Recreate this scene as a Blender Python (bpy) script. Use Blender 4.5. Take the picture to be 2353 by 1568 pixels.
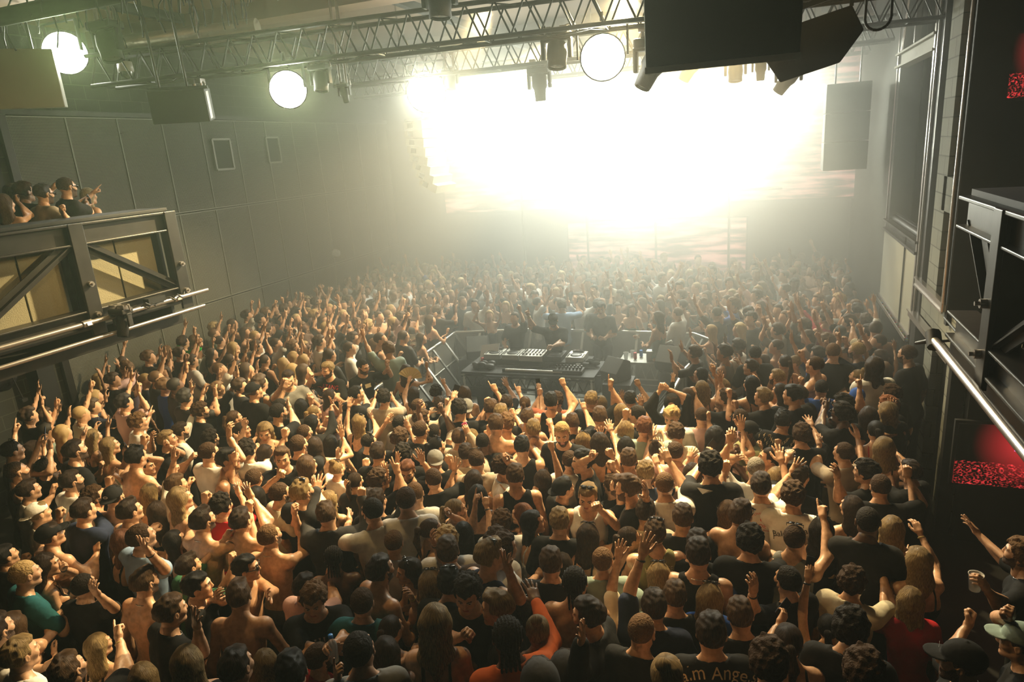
import bpy, math, random
import numpy as np
from mathutils import Vector, Matrix
from mathutils.bvhtree import BVHTree
for _o in list(bpy.data.objects): bpy.data.objects.remove(_o)
scene = bpy.context.scene
COL = scene.collection
rng = random.Random(7)
nrg = np.random.RandomState(5)

# ------------------------------------------------------------------ camera
FPX = 1557.2
CAM = Vector((0.0, 0.0, 4.6))
_c = (1176.5, 784.0)
def _dir(px, py): return Vector((px - _c[0], -(py - _c[1]), -FPX)).normalized()
_Y = _dir(1760, 305); _Z = -_dir(1590, 6350)
_Y = (_Y - _Z * _Y.dot(_Z)).normalized(); _X = _Y.cross(_Z)
RW = Matrix((_X, _Y, _Z))          # rows: world axes seen in camera space
cd = bpy.data.cameras.new('camera'); cam = bpy.data.objects.new('camera', cd); COL.objects.link(cam)
cd.sensor_width = 36.0; cd.lens = 36.0 * FPX / 2353.0; cd.clip_end = 200; cd.clip_start = 0.05
cam.matrix_world = Matrix.Translation(CAM) @ RW.to_4x4()
scene.camera = cam
def ray(px, py): return RW @ _dir(px, py)
def atz(px, py, z):
    d = ray(px, py); return CAM + d * ((z - CAM.z) / d.z)
def atx(px, py, x):
    d = ray(px, py); return CAM + d * ((x - CAM.x) / d.x)
def aty(px, py, y):
    d = ray(px, py); return CAM + d * ((y - CAM.y) / d.y)

# ------------------------------------------------------------------ view, world
scene.view_settings.view_transform = 'Standard'; scene.view_settings.look = 'None'
scene.view_settings.gamma = 1.0; scene.view_settings.use_curve_mapping = False
scene.view_settings.exposure = 0.0
scene.cycles.max_bounces = 3; scene.cycles.diffuse_bounces = 1; scene.cycles.glossy_bounces = 2
scene.cycles.transmission_bounces = 4; scene.cycles.volume_bounces = 0; scene.cycles.transparent_max_bounces = 6
scene.cycles.use_denoising = True; scene.cycles.use_adaptive_sampling = True; scene.cycles.adaptive_threshold = 0.08; scene.cycles.adaptive_min_samples = 20; scene.cycles.caustics_reflective = False; scene.cycles.caustics_refractive = False
scene.cycles.sample_clamp_indirect = 4.0
world = bpy.data.worlds.new('world'); scene.world = world; world.use_nodes = True
world.node_tree.nodes['Background'].inputs[0].default_value = (0.55, 0.50, 0.30, 1)
world.node_tree.nodes['Background'].inputs[1].default_value = 0.004

# ------------------------------------------------------------------ lights (the lamps shown lit carry their own beam in their builder)
def spot(name, P, T, watts, col, ang, blend=0.6, size=0.15):
    ld = bpy.data.lights.new(name, 'SPOT'); ld.energy = watts; ld.color = col; ld.spot_size = math.radians(ang); ld.spot_blend = blend; ld.shadow_soft_size = size
    o = bpy.data.objects.new(name, ld); COL.objects.link(o); o.location = P; o.rotation_euler = (Vector(T) - Vector(P)).to_track_quat('-Z', 'Y').to_euler(); return o
AMBER = (1.0, 0.62, 0.22); WARM = (1.0, 0.75, 0.37); PALE = (0.98, 1.0, 0.78)
spot('truss_spot_left', (-3.4, 9.0, 6.4), (-6.2, 5.2, 1.5), 4300, WARM, 58, 0.6, 0.08)
spot('truss_spot_mid', (-1.6, 9.0, 6.4), (-2.2, 4.6, 1.5), 5000, WARM, 66, 0.6, 0.08)
spot('truss_spot_right', (-1.4, 10.2, 6.4), (0.9, 6.8, 1.5), 3000, WARM, 60, 0.6, 0.08)
spot('amber_left', (0.8, 5.5, 5.6), (-8.0, 6.0, 2.0), 420, AMBER, 60)
spot('amber_right', (-5.0, 6.2, 5.6), (2.0, 5.5, 1.6), 200, AMBER, 60)
spot('back_wash_left', (-5.8, 17.0, 5.8), (-5.5, 9.5, 1.0), 1500, PALE, 90)
spot('back_wash_mid', (-3.0, 17.0, 5.8), (-2.6, 9.5, 1.0), 2000, PALE, 90)
spot('back_wash_right', (0.2, 17.0, 5.8), (0.3, 9.0, 1.5), 1200, PALE, 90)
spot('ceiling_amber', (-3.4, 5.0, 6.6), (-3.2, 4.2, 1.5), 260, AMBER, 110)
spot('balcony_amber', (-0.5, 6.4, 5.9), (-7.4, 4.9, 4.4), 380, WARM, 26)
spot('left_crowd_spot', (-3.6, 12.4, 6.4), (-8.2, 9.6, 1.5), 4200, WARM, 56, 0.7, 0.08)
spot('rear_crowd_spot', (-5.0, 15.4, 6.5), (-7.2, 12.6, 1.5), 1500, PALE, 70, 0.8, 0.1)
spot('right_crowd_spot', (-1.6, 13.2, 6.4), (0.8, 10.6, 1.5), 2200, WARM, 56, 0.7, 0.08)
spot('pen_spot', (-2.6, 14.0, 6.6), (-3.4, 10.8, 0.6), 1600, PALE, 44, 0.7, 0.1)

# ------------------------------------------------------------------ implicit surfaces -> meshes
def rc(a, b, ra, rb):                                     # tapered limb
    a = np.array(a, float); b = np.array(b, float)
    m = max(ra, rb)
    def fn(X, Y, Z):
        ab = b - a; L = ab @ ab + 1e-12
        t = ((X - a[0]) * ab[0] + (Y - a[1]) * ab[1] + (Z - a[2]) * ab[2]) / L
        t = np.clip(t, 0, 1)
        dx = X - a[0] - t * ab[0]; dy = Y - a[1] - t * ab[1]; dz = Z - a[2] - t * ab[2]
        return np.sqrt(dx * dx + dy * dy + dz * dz) - (ra + (rb - ra) * t)
    return fn, np.minimum(a, b) - m, np.maximum(a, b) + m
def el(c, r):                                             # ellipsoid
    c = np.array(c, float); r = np.array(r, float)
    def fn(X, Y, Z):
        x = (X - c[0]) / r[0]; y = (Y - c[1]) / r[1]; z = (Z - c[2]) / r[2]
        k0 = np.sqrt(x * x + y * y + z * z) + 1e-9
        k1 = np.sqrt((x / r[0]) ** 2 + (y / r[1]) ** 2 + (z / r[2]) ** 2) + 1e-9
        return k0 * (k0 - 1) / k1
    return fn, c - r, c + r
class Field:
    def __init__(s, lo, hi, h):
        s.h = h; s.lo = np.array(lo, float) - 2 * h
        s.n = np.ceil((np.array(hi, float) + 2 * h - s.lo) / h).astype(int) + 1
        s.F = np.full(s.n, 1.0, np.float32)
    def block(s, lo, hi, m):
        i0 = np.maximum(np.floor((lo - m - s.lo) / s.h).astype(int), 0)
        i1 = np.minimum(np.ceil((hi + m - s.lo) / s.h).astype(int) + 1, s.n)
        if np.any(i1 <= i0): return None, None
        sl = tuple(slice(i0[k], i1[k]) for k in range(3))
        ax = [(s.lo[k] + s.h * np.arange(i0[k], i1[k])).astype(np.float32) for k in range(3)]
        return sl, (ax[0][:, None, None], ax[1][None, :, None], ax[2][None, None, :])
    def add(s, prim, k=0.02):
        fn, lo, hi = prim
        sl, g = s.block(lo, hi, k + 2.5 * s.h)
        if sl is None: return
        d = fn(*g); a = s.F[sl]
        t = np.clip(0.5 + 0.5 * (d - a) / k, 0, 1)
        s.F[sl] = d * (1 - t) + a * t - k * t * (1 - t)
    def sub(s, prim, k=0.008):
        fn, lo, hi = prim
        sl, g = s.block(lo, hi, k + 2.5 * s.h)
        if sl is None: return
        d = -fn(*g); a = s.F[sl]
        t = np.clip(0.5 - 0.5 * (d - a) / k, 0, 1)
        s.F[sl] = d * (1 - t) + a * t + k * t * (1 - t)
    def warp(s, fn):
        ax = [(s.lo[k] + s.h * np.arange(s.n[k])).astype(np.float32) for k in range(3)]
        s.F = fn(s.F, ax[0][:, None, None], ax[1][None, :, None], ax[2][None, None, :]).astype(np.float32)
    def mesh(s):
        F = s.F; F[0] = F[-1] = 1; F[:, 0] = F[:, -1] = 1; F[:, :, 0] = F[:, :, -1] = 1
        ins = F < 0
        c = [ins[i:ins.shape[0] - 1 + i, j:ins.shape[1] - 1 + j, k:ins.shape[2] - 1 + k] for i in (0, 1) for j in (0, 1) for k in (0, 1)]
        anyc = c[0] | c[1] | c[2] | c[3] | c[4] | c[5] | c[6] | c[7]
        allc = c[0] & c[1] & c[2] & c[3] & c[4] & c[5] & c[6] & c[7]
        cell = anyc & ~allc
        I = np.argwhere(cell)
        if len(I) == 0: return np.zeros((0, 3)), np.zeros((0, 4), int)
        idx = np.full(cell.shape, -1, np.int32); idx[cell] = np.arange(len(I))
        off = np.array([(i, j, k) for i in (0, 1) for j in (0, 1) for k in (0, 1)])
        val = np.stack([F[I[:, 0] + o[0], I[:, 1] + o[1], I[:, 2] + o[2]] for o in off], 1)
        acc = np.zeros((len(I), 3)); cnt = np.zeros(len(I))
        for a in range(8):
            for b in range(a + 1, 8):
                if np.abs(off[a] - off[b]).sum() != 1: continue
                va, vb = val[:, a], val[:, b]; m = (va < 0) != (vb < 0)
                t = np.where(m, va / np.where(m, va - vb, 1), 0)
                acc[m] += (off[a] + t[:, None] * (off[b] - off[a]))[m]; cnt += m
        V = s.lo + s.h * (I + acc / cnt[:, None])
        Q = []
        for ax in range(3):
            e = [slice(None)] * 3; f = [slice(None)] * 3; e[ax] = slice(0, -1); f[ax] = slice(1, None)
            A = ins[tuple(e)]; B = ins[tuple(f)]
            P = np.argwhere(A != B)
            u, v = [(1, 2), (2, 0), (0, 1)][ax]
            P = P[(P[:, u] > 0) & (P[:, v] > 0) & (P[:, u] < cell.shape[u]) & (P[:, v] < cell.shape[v])]
            du = np.zeros(3, int); du[u] = 1; dv = np.zeros(3, int); dv[v] = 1
            q = np.stack([idx[tuple((P - a).T)] for a in (du + dv, dv, du * 0, du)], 1)
            flip = ~A[tuple(P.T)]
            q[flip] = q[flip][:, ::-1]
            Q.append(q)
        Q = np.concatenate(Q); Q = Q[(Q >= 0).all(1)]
        return V, Q
def vnoise(P, f, seed=0):                                 # cheap smooth noise on points or grids
    X, Y, Z = P; s = seed * 1.7
    return (np.sin(X * f * 6.1 + 1.3 * np.sin(Y * f * 5.3 + s) + s) * np.sin(Y * f * 5.9 + 1.7 * np.sin(Z * f * 4.7 + s) + 2 * s) * np.sin(Z * f * 6.7 + 1.5 * np.sin(X * f * 5.1 + s) + 3 * s))
def to_mesh(name, V, Q, mats, midx=None, smooth=True):
    me = bpy.data.meshes.new(name)
    V = np.asarray(V, np.float32); Q = np.asarray(Q, np.int32)
    me.vertices.add(len(V)); me.vertices.foreach_set('co', V.ravel())
    k = Q.shape[1] if len(Q) else 4
    me.loops.add(len(Q) * k); me.loops.foreach_set('vertex_index', Q.ravel())
    me.polygons.add(len(Q)); me.polygons.foreach_set('loop_start', np.arange(0, len(Q) * k, k, dtype=np.int32))
    if smooth: me.polygons.foreach_set('use_smooth', np.ones(len(Q), bool))
    for m in mats: me.materials.append(m)
    if midx is not None: me.polygons.foreach_set('material_index', np.asarray(midx, np.int32))
    me.update(calc_edges=True)
    return me

# ------------------------------------------------------------------ materials
def newmat(name):
    m = bpy.data.materials.new(name); m.use_nodes = True
    nt = m.node_tree; return m, nt, nt.nodes['Principled BSDF']
def L(nt, a, b): nt.links.new(a, b)
def pmat(name, col, rough=0.6, metal=0.0, emit=None, es=0.0, bump=0.0, bscale=20.0, var=0.0, spec=0.5, alpha=None):
    m, nt, b = newmat(name)
    b.inputs['Base Color'].default_value = (*col, 1); b.inputs['Roughness'].default_value = rough
    b.inputs['Metallic'].default_value = metal; b.inputs['Specular IOR Level'].default_value = spec
    if emit: b.inputs['Emission Color'].default_value = (*emit, 1); b.inputs['Emission Strength'].default_value = es
    if bump or var:
        tc = nt.nodes.new('ShaderNodeTexCoord'); n = nt.nodes.new('ShaderNodeTexNoise')
        n.inputs['Scale'].default_value = bscale; n.inputs['Detail'].default_value = 4
        L(nt, tc.outputs['Object'], n.inputs['Vector'])
        if bump:
            bp = nt.nodes.new('ShaderNodeBump'); bp.inputs['Strength'].default_value = bump; bp.inputs['Distance'].default_value = 0.01
            L(nt, n.outputs['Fac'], bp.inputs['Height']); L(nt, bp.outputs['Normal'], b.inputs['Normal'])
        if var:
            mx = nt.nodes.new('ShaderNodeMixRGB'); mx.inputs[1].default_value = (*[c * (1 - var) for c in col], 1)
            mx.inputs[2].default_value = (*[min(1, c * (1 + var)) for c in col], 1)
            L(nt, n.outputs['Fac'], mx.inputs[0]); L(nt, mx.outputs[0], b.inputs['Base Color'])
    if alpha is not None: b.inputs['Alpha'].default_value = alpha
    return m
def infomat(name, rough, bump, bscale, stretch=None, spec=0.4, sheen=0.0, streak=False):
    m, nt, b = newmat(name)
    oi = nt.nodes.new('ShaderNodeObjectInfo'); tc = nt.nodes.new('ShaderNodeTexCoord')
    b.inputs['Roughness'].default_value = rough; b.inputs['Specular IOR Level'].default_value = spec
    n = nt.nodes.new('ShaderNodeTexNoise'); n.inputs['Scale'].default_value = bscale; n.inputs['Detail'].default_value = 3
    if streak:                                            # strands run from the crown: noise over the angle about the head axis
        sep = nt.nodes.new('ShaderNodeSeparateXYZ'); L(nt, tc.outputs['Object'], sep.inputs[0])
        at = nt.nodes.new('ShaderNodeMath'); at.operation = 'ARCTAN2'; L(nt, sep.outputs[0], at.inputs[0]); L(nt, sep.outputs[1], at.inputs[1])
        mu = nt.nodes.new('ShaderNodeMath'); mu.operation = 'MULTIPLY'; mu.inputs[1].default_value = 3.2; L(nt, at.outputs[0], mu.inputs[0])
        zz = nt.nodes.new('ShaderNodeMath'); zz.operation = 'MULTIPLY'; zz.inputs[1].default_value = 2.5; L(nt, sep.outputs[2], zz.inputs[0])
        cb = nt.nodes.new('ShaderNodeCombineXYZ'); L(nt, mu.outputs[0], cb.inputs[0]); L(nt, zz.outputs[0], cb.inputs[1]); L(nt, oi.outputs['Random'], cb.inputs[2])
        L(nt, cb.outputs[0], n.inputs['Vector'])
    else: L(nt, tc.outputs['Object'], n.inputs['Vector'])
    bp = nt.nodes.new('ShaderNodeBump'); bp.inputs['Strength'].default_value = bump; bp.inputs['Distance'].default_value = 0.02 if streak else 0.012
    L(nt, n.outputs['Fac'], bp.inputs['Height']); L(nt, bp.outputs['Normal'], b.inputs['Normal'])
    mp = nt.nodes.new('ShaderNodeMapRange'); mp.inputs[1].default_value = 0.35; mp.inputs[2].default_value = 0.65
    mp.inputs[3].default_value = 0.45 if streak else 0.85; mp.inputs[4].default_value = 1.35 if streak else 1.1
    L(nt, n.outputs['Fac'], mp.inputs[0])
    vm = nt.nodes.new('ShaderNodeVectorMath'); vm.operation = 'SCALE'; L(nt, oi.outputs['Color'], vm.inputs[0]); L(nt, mp.outputs[0], vm.inputs['Scale'])
    L(nt, vm.outputs[0], b.inputs['Base Color'])
    if sheen: b.inputs['Sheen Weight'].default_value = sheen
    return m
M_SKIN = infomat('skin', 0.42, 0.12, 30, spec=0.5)
M_HAIR = infomat('hair', 0.5, 1.0, 13, spec=0.2, streak=True)
M_CURL = infomat('curly_hair', 0.75, 1.0, 75, spec=0.12)
M_CLOTH = infomat('cloth', 0.85, 0.75, 9, spec=0.15)
M_PLAIN = infomat('plain_part', 0.45, 0.05, 30)
M_BROW = pmat('eyebrow', (0.05, 0.03, 0.02), 0.7)
M_BEARD = pmat('beard', (0.07, 0.035, 0.018), 0.85, bump=0.8, bscale=180)
M_EYE = pmat('eye', (0.5, 0.48, 0.44), 0.15)
M_IRIS = pmat('iris', (0.02, 0.015, 0.01), 0.1)
M_LIP = pmat('lips', (0.42, 0.15, 0.11), 0.4)
M_LENS = pmat('sunglass_lens', (0.01, 0.01, 0.012), 0.06, spec=0.8)
M_TROUSER = infomat('trousers', 0.85, 0.5, 12, spec=0.15)
M_METALCHAIN = pmat('silver_chain', (0.7, 0.68, 0.6), 0.25, 1.0)

# ------------------------------------------------------------------ head, hands, hair
def head_mesh(female, h, beard=False):
    f = Field((-0.1, -0.13, -0.17), (0.1, 0.135, 0.14), h); w = 0.94 if female else 1.0
    f.add(el((0, -0.015, 0.035), (0.076 * w, 0.095, 0.086)))
    f.add(el((0, 0.025, -0.018), (0.062 * w, 0.068, 0.092)), 0.03)
    f.add(rc((0.046 * w, -0.002, -0.062), (0.014, 0.058, -0.094), 0.019, 0.016), 0.03)
    f.add(rc((-0.046 * w, -0.002, -0.062), (-0.014, 0.058, -0.094), 0.019, 0.016), 0.03)
    f.add(el((0, 0.066, -0.098), (0.022, 0.020, 0.018)), 0.02)
    for s in (-1, 1):
        f.add(el((s * 0.042, 0.058, -0.022), (0.024, 0.026, 0.024)), 0.02)
        f.sub(el((s * 0.030, 0.099, 0.006), (0.020, 0.016, 0.012)), 0.012)
        f.add(rc((s * 0.014, 0.092, 0.026), (s * 0.046, 0.076, 0.026), 0.008, 0.007), 0.012)
        f.add(el((s * 0.030, 0.076, 0.006), (0.0135, 0.0125, 0.0115)), 0.003)
        f.add(el((s * 0.079 * w, -0.006, -0.002), (0.010, 0.020, 0.031)), 0.006)
        f.sub(el((s * 0.090 * w, -0.001, 0.002), (0.008, 0.011, 0.019)), 0.004)
    f.add(rc((0, 0.090, 0.018), (0, 0.103, -0.026), 0.009, 0.0105), 0.012)
    f.add(el((0.010, 0.096, -0.031), (0.008, 0.010, 0.007)), 0.006); f.add(el((-0.010, 0.096, -0.031), (0.008, 0.010, 0.007)), 0.006)
    f.add(rc((-0.018, 0.080, -0.054), (0.018, 0.080, -0.054), 0.008, 0.008), 0.006)
    f.add(rc((-0.014, 0.080, -0.066), (0.014, 0.080, -0.066), 0.009, 0.009), 0.006)
    f.sub(rc((-0.018, 0.092, -0.060), (0.018, 0.092, -0.060), 0.0025, 0.0025), 0.003)
    r = 0.047 if female else 0.056
    f.add(rc((0, -0.022, -0.06), (0, -0.045, -0.16), r, r + 0.002), 0.025)
    V, Q = f.mesh(); C = V[Q].mean(1); x, y, z = abs(C[:, 0]), C[:, 1], C[:, 2]
    mi = np.zeros(len(Q), int)
    mi[(((x - 0.030) / 0.013) ** 2 + ((z - 0.006) / 0.008) ** 2 < 1) & (y > 0.07)] = 2
    mi[(((x - 0.030) / 0.006) ** 2 + ((z - 0.006) / 0.007) ** 2 < 1) & (y > 0.07)] = 3
    mi[(x > 0.012) & (x < 0.047) & (abs(z - 0.027 + 0.15 * abs(x - 0.03)) < 0.0055) & (y > 0.06)] = 1
    if beard:
        mi[(z < -0.036 + 0.9 * np.maximum(0.0, 0.055 - y) * (y > 0.0)) & (y > 0.0) & (z > -0.125) & ~((x < 0.030) & (z > -0.044))] = 5
    mi[(x < 0.021) & (z < -0.049) & (z > -0.071) & (y > 0.080)] = 4
    return V, Q, mi
def hand_mesh(pose, h):                                   # right hand: wrist at origin, fingers +Z, palm faces +Y, thumb at -X
    f = Field((-0.075, -0.05, -0.05), (0.065, 0.10, 0.205), h)
    f.add(rc((0, 0, -0.045), (0, 0, 0.01), 0.024, 0.024))
    f.add(rc((-0.017, 0, 0.02), (-0.026, 0, 0.078), 0.018, 0.0125), 0.02)
    f.add(rc((0.0, 0, 0.02), (0.0, 0, 0.084), 0.019, 0.0125), 0.02)
    f.add(rc((0.016, 0, 0.02), (0.027, 0, 0.074), 0.018, 0.012), 0.02)
    spread = {'o': 0.20, 'r': 0.09, 'p': 0.05, 'f': 0.04, 'v': 0.07, 'g': 0.05}[pose]
    curl = {'o': (.10, .12, .10), 'r': (.45, .55, .35), 'p': (1.35, 1.45, .9), 'f': (1.4, 1.5, .9), 'v': (1.35, 1.45, .9), 'g': (.55, .85, .5)}[pose]
    for i, (bx, bz, ln, r) in enumerate(((-0.027, 0.083, 0.070, 0.0092), (-0.0085, 0.088, 0.078, 0.0094), (0.0105, 0.084, 0.072, 0.009), (0.028, 0.076, 0.056, 0.008))):
        c = curl
        if pose == 'p' and i == 0: c = (0.05, 0.08, 0.05)
        if pose == 'v' and i in (0, 1): c = (0.05, 0.08, 0.05)
        if pose in 'or': c = tuple(q + 0.05 * (i - 1) for q in c)
        sx = (i - 1.5) * spread * (2.6 if pose == 'v' and i < 2 else 1)
        p = np.array((bx, 0.0, bz)); a = 0.0
        for j, fr in enumerate((0.45, 0.31, 0.24)):
            a += c[j]; d = np.array((math.sin(sx) * math.cos(a), math.sin(a), math.cos(sx) * math.cos(a)))
            q = p + d * ln * fr; r0 = r * (1 - 0.07 * j)
            f.add(rc(p, q, r0, r0 * 0.93), 0.004); p = q
    tp = {'o': ((-0.022, 0.008, 0.018), (-0.050, 0.018, 0.045), (-0.066, 0.022, 0.075), (-0.072, 0.024, 0.100)),
          'r': ((-0.022, 0.010, 0.018), (-0.040, 0.026, 0.045), (-0.046, 0.036, 0.072), (-0.044, 0.042, 0.096)),
          'g': ((-0.022, 0.010, 0.018), (-0.040, 0.034, 0.045), (-0.040, 0.056, 0.065), (-0.034, 0.070, 0.085))}
    tp = tp.get(pose, ((-0.022, 0.010, 0.018), (-0.038, 0.030, 0.045), (-0.030, 0.044, 0.068), (-0.008, 0.046, 0.078)))
    for a, b, r0, r1 in zip(tp[:-1], tp[1:], (0.0165, 0.0115, 0.010), (0.0125, 0.0105, 0.0088)): f.add(rc(a, b, r0, r1), 0.006)
    V, Q = f.mesh(); return V, Q, np.zeros(len(Q), int)
def hair_field(style, h):
    lng = style in ('long', 'wavy')
    lo = (-0.15, -0.2, -0.52 if lng else -0.3); f = Field(lo, (0.15, 0.15, 0.22), h)
    t = dict(short=0.010, crop=0.006, buzz=0.002, curly=0.022, long=0.012, wavy=0.016, ponytail=0.006, bun=0.006, swept=0.010, braids=0.010, fade=0.007)[style]
    f.add(el((0, -0.017, 0.037), (0.076 + t, 0.095 + t, 0.086 + t)))
    if style in ('short', 'swept', 'crop', 'curly'):
        f.add(el((0, 0.012, 0.088), (0.066 + t * .3, 0.076 + t * .2, 0.034 + t)), 0.02)
        if style == 'swept': f.add(rc((-0.03, 0.07, 0.105), (0.035, 0.06, 0.112), 0.022, 0.018), 0.02)
    if lng:
        for s in (-1, 1):
            f.add(rc((s * 0.062, -0.03, 0.02), (s * 0.070, -0.075, -0.17), 0.032, 0.034), 0.05)
            f.add(rc((s * 0.070, -0.075, -0.17), (s * 0.055, -0.105, -0.42), 0.034, 0.022), 0.05)
        f.add(rc((0, -0.07, -0.02), (0, -0.10, -0.20), 0.05, 0.045), 0.05)
        f.add(rc((0, -0.10, -0.20), (0, -0.125, -0.43), 0.045, 0.024), 0.05)
    def cut(F, X, Y, Z):
        # face opening: in front of a slanted plane and below the hairline
        hl = 0.070 if style not in ('long', 'wavy') else 0.072
        face = np.minimum(Y - (0.030 + 0.18 * np.maximum(Z, 0)), hl - Z) + 0 * X
        if lng: face = np.minimum(face, 0.066 - np.abs(X) + 0 * Y)
        F = np.maximum(F, face)
        if not lng:
            low = -(Z + 0.045 + 0.50 * np.clip(Y + 0.02, -0.07, 1)) + 0 * X         # nape and ear line
            F = np.maximum(F, low)
            ear = 0.024 - np.sqrt((Y - 0.0) ** 2 + (Z + 0.006) ** 2) + 0 * X
            F = np.maximum(F, np.minimum(ear, np.abs(X) - 0.06))
        return F
    f.warp(cut)
    if style == 'ponytail':
        f.add(el((0, -0.125, 0.075), (0.026, 0.024, 0.024)), 0.01)
        f.add(rc((0, -0.135, 0.07), (0.01, -0.165, -0.04), 0.024, 0.030), 0.02); f.add(rc((0.01, -0.165, -0.04), (0.0, -0.15, -0.24), 0.030, 0.010), 0.02)
    if style == 'bun': f.add(el((0, -0.06, 0.145), (0.040, 0.038, 0.034)), 0.012)
    if style == 'braids':
        f.warp(lambda F, X, Y, Z: F + 0.005 * np.cos(X * 330) * (Z > -0.02))
        for s in (-2, -1, 0, 1, 2): f.add(rc((s * 0.022, -0.095, -0.02), (s * 0.026, -0.115, -0.13), 0.010, 0.007), 0.004)
    a = dict(curly=0.013, wavy=0.008, short=0.0075, swept=0.007, long=0.004, crop=0.004, fade=0.003, ponytail=0.002, bun=0.002).get(style, 0)
    if a:
        fr = dict(curly=9, wavy=5, short=9, swept=8).get(style, 8)
        f.warp(lambda F, X, Y, Z: F + np.where(np.abs(F) < 0.05, a * vnoise((X, Y, Z), fr, 1), 0))
    V, Q = f.mesh(); return V, Q
def cap_mesh(h, back=False, bucket=False):
    f = Field((-0.14, -0.2, -0.02), (0.14, 0.2, 0.17), h)
    f.add(el((0, -0.016, 0.042), (0.092, 0.110, 0.096)))
    f.warp(lambda F, X, Y, Z: np.maximum(F, 0.038 - Z + 0 * X + 0 * Y))
    g = Field((-0.14, -0.2, -0.02), (0.14, 0.2, 0.17), h)
    s = -1 if back else 1
    if bucket: g.add(el((0, -0.016, 0.03), (0.135, 0.15, 0.10)))
    else: g.add(el((0, 0.085 * s, 0.022), (0.078, 0.095, 0.05)))
    g.warp(lambda F, X, Y, Z: np.maximum(F, np.abs(Z - 0.040 + 1.6 * X * X + (0.12 * (s * Y - 0.07))) - 0.0045))
    F = np.minimum(f.F, g.F); f.F = F
    f.add(el((0, -0.016, 0.139), (0.008, 0.008, 0.005)), 0.003)
    V, Q = f.mesh()
    return V, Q

# ------------------------------------------------------------------ custom properties and parts
def tag(o, label, cat, group=None, kind=None):
    if label: o['label'] = label
    if cat: o['category'] = cat
    if group: o['group'] = group
    if kind: o['kind'] = kind
    return o
def link(name, me, parent=None, mat=None, color=None):
    o = bpy.data.objects.new(name, me); COL.objects.link(o)
    if parent: o.parent = parent
    if mat is not None: o.matrix_local = mat
    if color: o.color = (*color, 1)
    return o
def empty(name, loc, rz=0.0):
    o = bpy.data.objects.new(name, None); COL.objects.link(o); o.location = loc; o.rotation_euler = (0, 0, rz); o.empty_display_size = 0.1; return o

# voxel sizes by level of detail
VB = (0.0145, 0.020, 0.034); VH = (0.0062, 0.0095, 0.017); VF = (0.0052, 0.0080, 0.014)
_lib = {}
def lib(key, fn):
    if key not in _lib: _lib[key] = fn()
    return _lib[key]
def hairlib(style, lod):
    def mk():
        V, Q = hair_field(style, (0.0065, 0.010, 0.017)[lod])
        return to_mesh(style + '_hair', V, Q, [M_CURL if style in ('curly', 'buzz', 'fade', 'braids') else M_HAIR])
    return lib(('hair', style, lod), mk)
def simple(name, f, mat): V, Q = f.mesh(); return to_mesh(name, V, Q, [mat])
def caplib(kind, lod):
    def mk():
        V, Q = cap_mesh((0.006, 0.009, 0.015)[lod], back=kind == 'K', bucket=kind == 'B'); return to_mesh('cap', V, Q, [M_CLOTH])
    return lib(('cap', kind, lod), mk)
def boxarr(specs):
    V = []; Q = []
    for (x0, y0, z0, x1, y1, z1) in specs:
        n = len(V); V += [(x, y, z) for x in (x0, x1) for y in (y0, y1) for z in (z0, z1)]
        Q += [[n + a for a in q] for q in ((0, 1, 3, 2), (4, 6, 7, 5), (0, 4, 5, 1), (2, 3, 7, 6), (0, 2, 6, 4), (1, 5, 7, 3))]
    return np.array(V), np.array(Q)
def shades_mesh(up):
    def mk():
        V, Q = boxarr([(-0.062, 0.097, -0.014, -0.006, 0.103, 0.020), (0.006, 0.097, -0.014, 0.062, 0.103, 0.020), (-0.006, 0.098, 0.006, 0.006, 0.102, 0.012),
                       (-0.080, 0.075 if up else -0.005, 0.010, -0.076, 0.10, 0.017), (0.076, 0.075 if up else -0.005, 0.010, 0.080, 0.10, 0.017), (-0.08, 0.094, 0.006, -0.06, 0.099, 0.018), (0.06, 0.094, 0.006, 0.08, 0.099, 0.018)])
        if up:
            a = 1.30; c, s = math.cos(a), math.sin(a); y, z = V[:, 1].copy(), V[:, 2].copy(); V[:, 1] = y * c - z * s + 0.004; V[:, 2] = y * s + z * c + 0.036; V[:, 0] *= 0.80
        return to_mesh('sunglasses', V, Q, [M_LENS], smooth=False)
    return lib(('shades', up), mk)
def trouser_mesh(female, kind):
    def mk():
        h = 0.024; f = Field((-0.27, -0.22, 0.0), (0.27, 0.3, 1.02), h)
        w = 0.93 if female else 1.0
        f.add(el((0, -0.005, 0.93), (0.168 * w, 0.122, 0.10)))
        for s in (-1, 1):
            f.add(rc((s * 0.085, 0, 0.88), (s * 0.11, 0.02, 0.50), 0.098, 0.068), 0.05)
            f.add(rc((s * 0.11, 0.02, 0.50), (s * 0.125, -0.01, 0.10), 0.068, 0.060), 0.04)
            f.add(rc((s * 0.125, -0.03, 0.045), (s * 0.15, 0.15, 0.04), 0.045, 0.038), 0.02)
        f.warp(lambda F, X, Y, Z: np.maximum(F, 0.012 - Z + 0 * X + 0 * Y))
        V, Q = f.mesh(); return to_mesh('trousers', V, Q, [M_TROUSER])
    return lib(('trousers', female), mk)

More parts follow.
